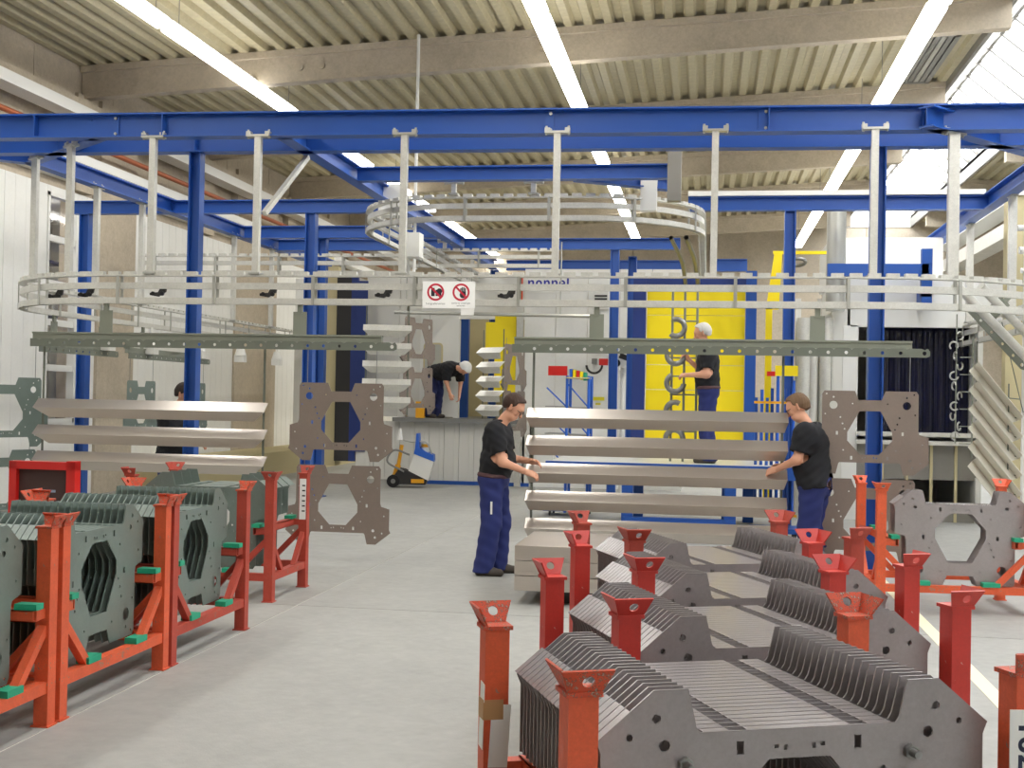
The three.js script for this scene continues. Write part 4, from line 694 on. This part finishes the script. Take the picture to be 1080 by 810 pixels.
function person(o) {
  const t = thing('person', o.label, 'person', o.pos, o.turn), S = o.scale ?? 1;
  const hip = [0, o.hipY ?? 0.93, 0], la = R(o.lean ?? 0), cs = Math.cos(la), sn = Math.sin(la);
  const up = (p) => { const y = p[1] - hip[1], z = p[2]; return [p[0], hip[1] + y * cs - z * sn, y * sn + z * cs]; };   // upper body leans about the hips
  const neck = up([0, 1.47, 0.0]), hb = R((o.lean ?? 0) * (o.headFollow ?? 1) + (o.headPitch ?? 0)), hc = Math.cos(hb), hs = Math.sin(hb), ht = R(o.headTurn ?? 0), tc = Math.cos(ht), ts = Math.sin(ht);
  const hd = (p) => { const x = p[0] * tc + p[2] * ts, z0 = -p[0] * ts + p[2] * tc, y = p[1]; return [neck[0] + x, neck[1] + y * hc - z0 * hs, neck[2] + y * hs + z0 * hc]; };
  const sh = [1, -1].map((s) => up([s * 0.185, 1.4, 0])), el = o.elbow, wr = o.wrist;
  const kn = o.knee ?? [[0.1, 0.5, 0.03], [-0.1, 0.5, 0.03]], an = o.ankle ?? [[0.11, 0.09, -0.03], [-0.11, 0.09, -0.03]], hj = [1, -1].map((s) => [s * 0.092, hip[1] - 0.04, 0]);
  const torso = [cap(up([-0.1, 1.31, 0.0]), up([0.1, 1.31, 0.0]), 0.115), cap(up([-0.075, 1.1, 0.025]), up([0.075, 1.1, 0.025]), o.belly ?? 0.12), cap(up([0, 1.31, 0]), up([0, 1.0, 0.01]), 0.13), cap(up([-0.15, 1.41, -0.01]), up([0.15, 1.41, -0.01]), 0.07)];
  const pelvis = [cap([-0.08, hip[1], 0], [0.08, hip[1], 0], 0.12), cap([0, hip[1], 0], up([0, 1.05, 0.01]), 0.12)];
  const legs = [0, 1].flatMap((i) => [cap(hj[i], kn[i], 0.085, 0.06), cap(kn[i], an[i], 0.056, 0.04)]);
  const arms = [0, 1].flatMap((i) => [cap(sh[i], el[i], 0.056, 0.044), cap(el[i], wr[i], 0.043, 0.03)]);
  const neckC = [cap(up([0, 1.42, -0.01]), hd([0, 0.1, 0.015]), 0.058, 0.054)];
  const geos = [];
  { const all = [...torso, ...pelvis, ...legs, ...arms, ...neckC], [lo, hi] = bounds(all, 0.02); geos.push(surface(blend(all, 0.035), lo, hi, 0.014)); }
  { // head with brow, nose, chin, ears
    const caps = [cap(hd([0, 0.235, -0.012]), hd([0, 0.235, 0.02]), 0.083), cap(hd([0, 0.2, 0.035]), hd([0, 0.16, 0.04]), 0.066, 0.058), cap(hd([-0.02, 0.125, 0.065]), hd([0.02, 0.125, 0.065]), 0.036), cap(hd([-0.035, 0.232, 0.086]), hd([0.035, 0.232, 0.086]), 0.017), neckC[0]];
    const fine = [cap(hd([0, 0.215, 0.1]), hd([0, 0.178, 0.122]), 0.009, 0.015), cap(hd([-0.014, 0.148, 0.1]), hd([0.014, 0.148, 0.1]), 0.008), ...[1, -1].map((s) => cap(hd([s * 0.083, 0.225, -0.005]), hd([s * 0.08, 0.18, 0.005]), 0.016, 0.012)), ...[1, -1].map((s) => cap(hd([s * 0.045, 0.185, 0.078]), hd([s * 0.045, 0.18, 0.07]), 0.018))];
    const a = blend(caps, 0.03), b = blend(fine, 0.008), f = (x, y, z) => smin(a(x, y, z), b(x, y, z), 0.014); const [lo, hi] = bounds([...caps, ...fine], 0.012); geos.push(surface(f, lo, hi, 0.007));
  }
  [0, 1].forEach((i) => { // hands
    const w = V3(wr[i]), d = (o.hand?.[i] ? V3(o.hand[i]) : w.clone().sub(V3(el[i]))).normalize(), pn = V3(o.palm?.[i] ?? [i ? 1 : -1, -0.2, 0]), nn = pn.sub(d.clone().multiplyScalar(pn.dot(d))).normalize(), ac = d.clone().cross(nn).multiplyScalar(i ? 1 : -1);   // ac points to the thumb side
    const q = (f, s, u) => A3(w.clone().addScaledVector(d, f).addScaledVector(ac, s).addScaledVector(nn, u)), caps = [cap(wr[i], q(0.03, 0, 0), 0.029, 0.027)], fin = [];
    [0.028, 0.009, -0.01, -0.028].forEach((s, k) => {
      const L = [0.07, 0.078, 0.072, 0.058][k]; caps.push(cap(q(0.02, s * 0.7, 0), q(0.085, s, 0), 0.016, 0.012));
      const c = o.curl ?? 0.5, a = q(0.085, s, 0), b = q(0.085 + L * 0.5 * Math.cos(c), s * 1.05, L * 0.5 * Math.sin(c)), e = q(0.085 + L * 0.5 * Math.cos(c) + L * 0.5 * Math.cos(c * 2.2), s * 1.05, L * 0.5 * Math.sin(c) + L * 0.5 * Math.sin(c * 2.2)); fin.push([cap(a, b, 0.0105, 0.0095), cap(b, e, 0.0095, 0.0078)]);
    });
    fin.push([cap(q(0.028, 0.024, 0.004), q(0.06, 0.052, 0.014), 0.014, 0.011), cap(q(0.06, 0.052, 0.014), q(0.09, 0.058, 0.026), 0.011, 0.009)]);
    const pf = blend(caps, 0.016), ff = fin.map((c) => blend(c, 0.004)), f = (x, y, z) => { let v = pf(x, y, z); for (const g of ff) v = smin(v, g(x, y, z), 0.004); return v; };
    const [lo, hi] = bounds([...caps, ...fin.flat()], 0.01); geos.push(surface(f, lo, hi, 0.0055));
  });
  part('body', geos, P.skin, t);
  // clothing
  const tN = up([0, 1, 0]).map((v, i) => v - up([0, 0, 0])[i]), tp = up([0, o.tucked ? 0.95 : 0.89, 0]), waist = up([0, 1.0, 0]);
  const above = (pt) => (x, y, z) => -((x - pt[0]) * tN[0] + (y - pt[1]) * tN[1] + (z - pt[2]) * tN[2]);
  { const slv = [0, 1].map((i) => cap(sh[i], lerp(sh[i], el[i], o.sleeve ?? 0.72), 0.072, 0.064)), caps = [...torso, ...pelvis, ...slv], f0 = blend(caps, 0.05, o.tucked ? 0.012 : 0.026), cutW = above(tp);
    const ends = [0, 1].map((i) => { const e = lerp(sh[i], el[i], o.sleeve ?? 0.72), d = V3(el[i]).sub(V3(sh[i])).normalize(); return (x, y, z) => ((x - e[0]) * d.x + (y - e[1]) * d.y + (z - e[2]) * d.z); });
    const nk = hd([0, 0.13, 0.03]); const nearArm = slv.map((c) => c);
    const f = (x, y, z) => { let d = Math.max(f0(x, y, z), cutW(x, y, z)); for (let i = 0; i < 2; i++) if (capD(nearArm[i], x, y, z) < 0.04) { const e = ends[i](x, y, z); if (e > -0.03) d = Math.max(d, e); } d += 0.004 * Math.sin(y * 60 + x * 35) * Math.sin(z * 45 + y * 22); return d; };
    const [lo, hi] = bounds(caps, 0.035); part('shirt', surface(f, lo, hi, 0.012), o.shirt ?? P.shirt, t);
    const cr = blend([cap(up([0, 1.455, -0.005]), up([0, 1.485, 0.0]), 0.076, 0.07)], 0.01), cn = above(up([0, 1.435, 0])), ct = above(up([0, 1.505, 0])); const cf = (x, y, z) => Math.max(cr(x, y, z), cn(x, y, z), -ct(x, y, z) ); const [l2, h2] = bounds([cap(up([0, 1.455, -0.005]), up([0, 1.485, 0]), 0.08)], 0.03); part('collar', surface(cf, l2, h2, 0.009), o.shirt ?? P.shirt, t); }
  { const caps = [...pelvis, ...[0, 1].flatMap((i) => [cap(hj[i], kn[i], 0.1, 0.082), cap(kn[i], [an[i][0], 0.03 + an[i][1] - 0.09, an[i][2]], 0.08, 0.082)])], f0 = blend(caps, 0.03, 0.018), cutT = above(up([0, 0.985, 0])), base = Math.min(an[0][1], an[1][1]) - 0.06;
    const f = (x, y, z) => { const d = Math.max(f0(x, y, z) + 0.006 * Math.sin(y * 38 + z * 20) * Math.sin(x * 30 + y * 17), -cutT(x, y, z), base - y); return d; };
    const [lo, hi] = bounds(caps, 0.03); part('trousers', surface(f, lo, hi, 0.012), o.trousers ?? P.jeans, t);
    if (o.belt) { const bt = blend(pelvis, 0.03, 0.028), g = (x, y, z) => Math.max(bt(x, y, z), above(up([0, 0.945, 0]))(x, y, z), -above(up([0, 0.985, 0]))(x, y, z)); const [l2, h2] = bounds(pelvis, 0.04); part('belt', surface(g, l2, h2, 0.011), P.belt, t); } }
  [0, 1].forEach((i) => { const a = an[i], hl = [a[0], a[1] - 0.05, a[2] - 0.03], to = [a[0] + (i ? -0.02 : 0.02), a[1] - 0.055, a[2] + 0.17], c = [cap(hl, lerp(hl, to, 0.6), 0.046, 0.044), cap(lerp(hl, to, 0.5), to, 0.044, 0.038), cap([a[0], a[1] + 0.02, a[2]], hl, 0.045)], f0 = blend(c, 0.03), f = (x, y, z) => Math.max(f0(x, y, z), a[1] - 0.09 - y); const [lo, hi] = bounds(c, 0.02); part('shoe', surface(f, lo, hi, 0.01), P.shoe, t); });
  // hair or hood
  { const k = o.hood ? 0.03 : 0.012, caps = [cap(hd([0, 0.245, -0.02]), hd([0, 0.245, 0.02]), 0.084 + k), cap(hd([0, 0.2, -0.03]), hd([0, 0.16, -0.03]), 0.07 + k, 0.055 + k)], f0 = blend(caps, 0.03), fr = hd([0, 0.25, 0.055]), fu = hd([0, 0, 0]), uz = hd([0, 0, 1]).map((v, i) => v - fu[i]), uy = hd([0, 1, 0]).map((v, i) => v - fu[i]), lowp = hd([0, o.hood ? 0.08 : 0.15, 0]);
    const f = (x, y, z) => { const dz = (x - fr[0]) * uz[0] + (y - fr[1]) * uz[1] + (z - fr[2]) * uz[2], dy = (x - fr[0]) * uy[0] + (y - fr[1]) * uy[1] + (z - fr[2]) * uy[2]; const cut = Math.min(dz + 0.02 - Math.max(0, dy - 0.03) * 1.4 + (dy < -0.01 ? (-0.01 - dy) * 0.9 : 0), 9); const low = -((x - lowp[0]) * uy[0] + (y - lowp[1]) * uy[1] + (z - lowp[2]) * uy[2]); return Math.max(f0(x, y, z), cut, low) + 0.0015 * Math.sin(x * 190) * Math.sin(z * 170); };
    const [lo, hi] = bounds(caps, 0.02); part(o.hood ? 'hood' : 'hair', surface(f, lo, hi, 0.008), o.hair ?? P.brownhair, t); }
  for (const s of [1, -1]) { const e = hd([s * 0.032, 0.212, 0.094]); part('eye', new THREE.SphereGeometry(0.011, 10, 8).translate(...e), P.eye, t); }
  if (o.glasses) part('glasses', [...[1, -1].map((s) => new THREE.TorusGeometry(0.024, 0.003, 6, 16)).map((g, i) => { const s = i ? -1 : 1, m = new THREE.Matrix4().makeBasis(V3(hd([1, 0, 0])).sub(neck2()), V3(hd([0, 1, 0])).sub(neck2()), V3(hd([0, 0, 1])).sub(neck2())); return g.applyMatrix4(m).translate(...hd([s * 0.033, 0.21, 0.112])); }), ...[1, -1].map((s) => rod(hd([s * 0.058, 0.215, 0.11]), hd([s * 0.083, 0.222, 0.0]), 0.003, 5))], P.eye, t);
  function neck2() { return V3(hd([0, 0, 0])); }
  if (o.strip) part('reflective_mark', box(0.008, 0.12, 0.018, -0.222, 0.66, 0.035), P.white, t);
  t.scale.setScalar(S); return t;
}
person({ label: 'man in black polo shirt and blue work trousers holding the profile ends', pos: [-2.03, 0, -11.8], turn: R(86), lean: 5, headPitch: 34, belly: 0.15, belt: true, tucked: true, glasses: true, strip: true, hair: P.brownhair,
  elbow: [[0.22, 1.12, 0.1], [-0.23, 1.1, 0.14]], wrist: [[0.1, 1.1, 0.33], [-0.12, 1.01, 0.34]], hand: [[-0.25, -0.1, 1], [0.25, -0.35, 1]], palm: [[-0.6, -0.8, 0], [0.6, -0.8, 0]], curl: 0.45, ankle: [[0.12, 0.09, 0.02], [-0.12, 0.09, -0.06]], knee: [[0.11, 0.5, 0.05], [-0.11, 0.5, 0.01]] });
person({ label: 'man in black polo shirt seen from behind at the right end of the profiles', pos: [1.03, 0, -12.0], turn: R(-112), lean: 7, headPitch: 24, headTurn: 12, hair: P.fairhair, glasses: true, scale: 1.02, trousers: P.jeans,
  elbow: [[0.24, 1.16, 0.1], [-0.23, 1.15, 0.12]], wrist: [[0.16, 1.06, 0.32], [-0.1, 1.08, 0.34]], hand: [[-0.1, -0.3, 1], [0.3, -0.2, 1]], palm: [[-0.7, -0.7, 0], [0.7, -0.7, 0]], curl: 0.6 });
person({ label: 'grey haired man in black polo shirt standing before the yellow door', pos: [0.02, 0.93, -16.0], turn: R(-92), lean: 2, headPitch: 16, belt: true, tucked: true, hair: P.greyhair, belly: 0.135,
  elbow: [[0.23, 1.13, 0.02], [-0.23, 1.14, 0.06]], wrist: [[0.13, 1.12, 0.27], [-0.14, 1.32, 0.26]], palm: [[-0.6, -0.8, 0], [0.7, -0.7, 0]], curl: 0.7 });
person({ label: 'person in dark clothes and a white hood bending over on the booth floor', pos: [-5.36, 1.3, -23.95], turn: R(62), lean: 80, headFollow: 0.9, headPitch: 20, hood: true, hair: P.white, trousers: P.darkjeans, hipY: 0.9,
  elbow: [[0.22, 0.72, 0.5], [-0.22, 0.72, 0.5]], wrist: [[0.16, 0.45, 0.52], [-0.16, 0.48, 0.55]], palm: [[-0.8, 0, -0.5], [0.8, 0, -0.5]], sleeve: 0.95 });
person({ label: 'worker half hidden behind the pack of three profiles on the left', pos: [-6.12, 0, -13.5], turn: R(84), lean: 5, headPitch: 22, hair: P.darkhair, scale: 1.02,
  elbow: [[0.23, 1.12, 0.1], [-0.23, 1.12, 0.12]], wrist: [[0.12, 1.16, 0.34], [-0.12, 1.1, 0.36]], palm: [[-0.6, -0.8, 0], [0.6, -0.8, 0]], curl: 0.6 });
renderer.render(scene, camera);
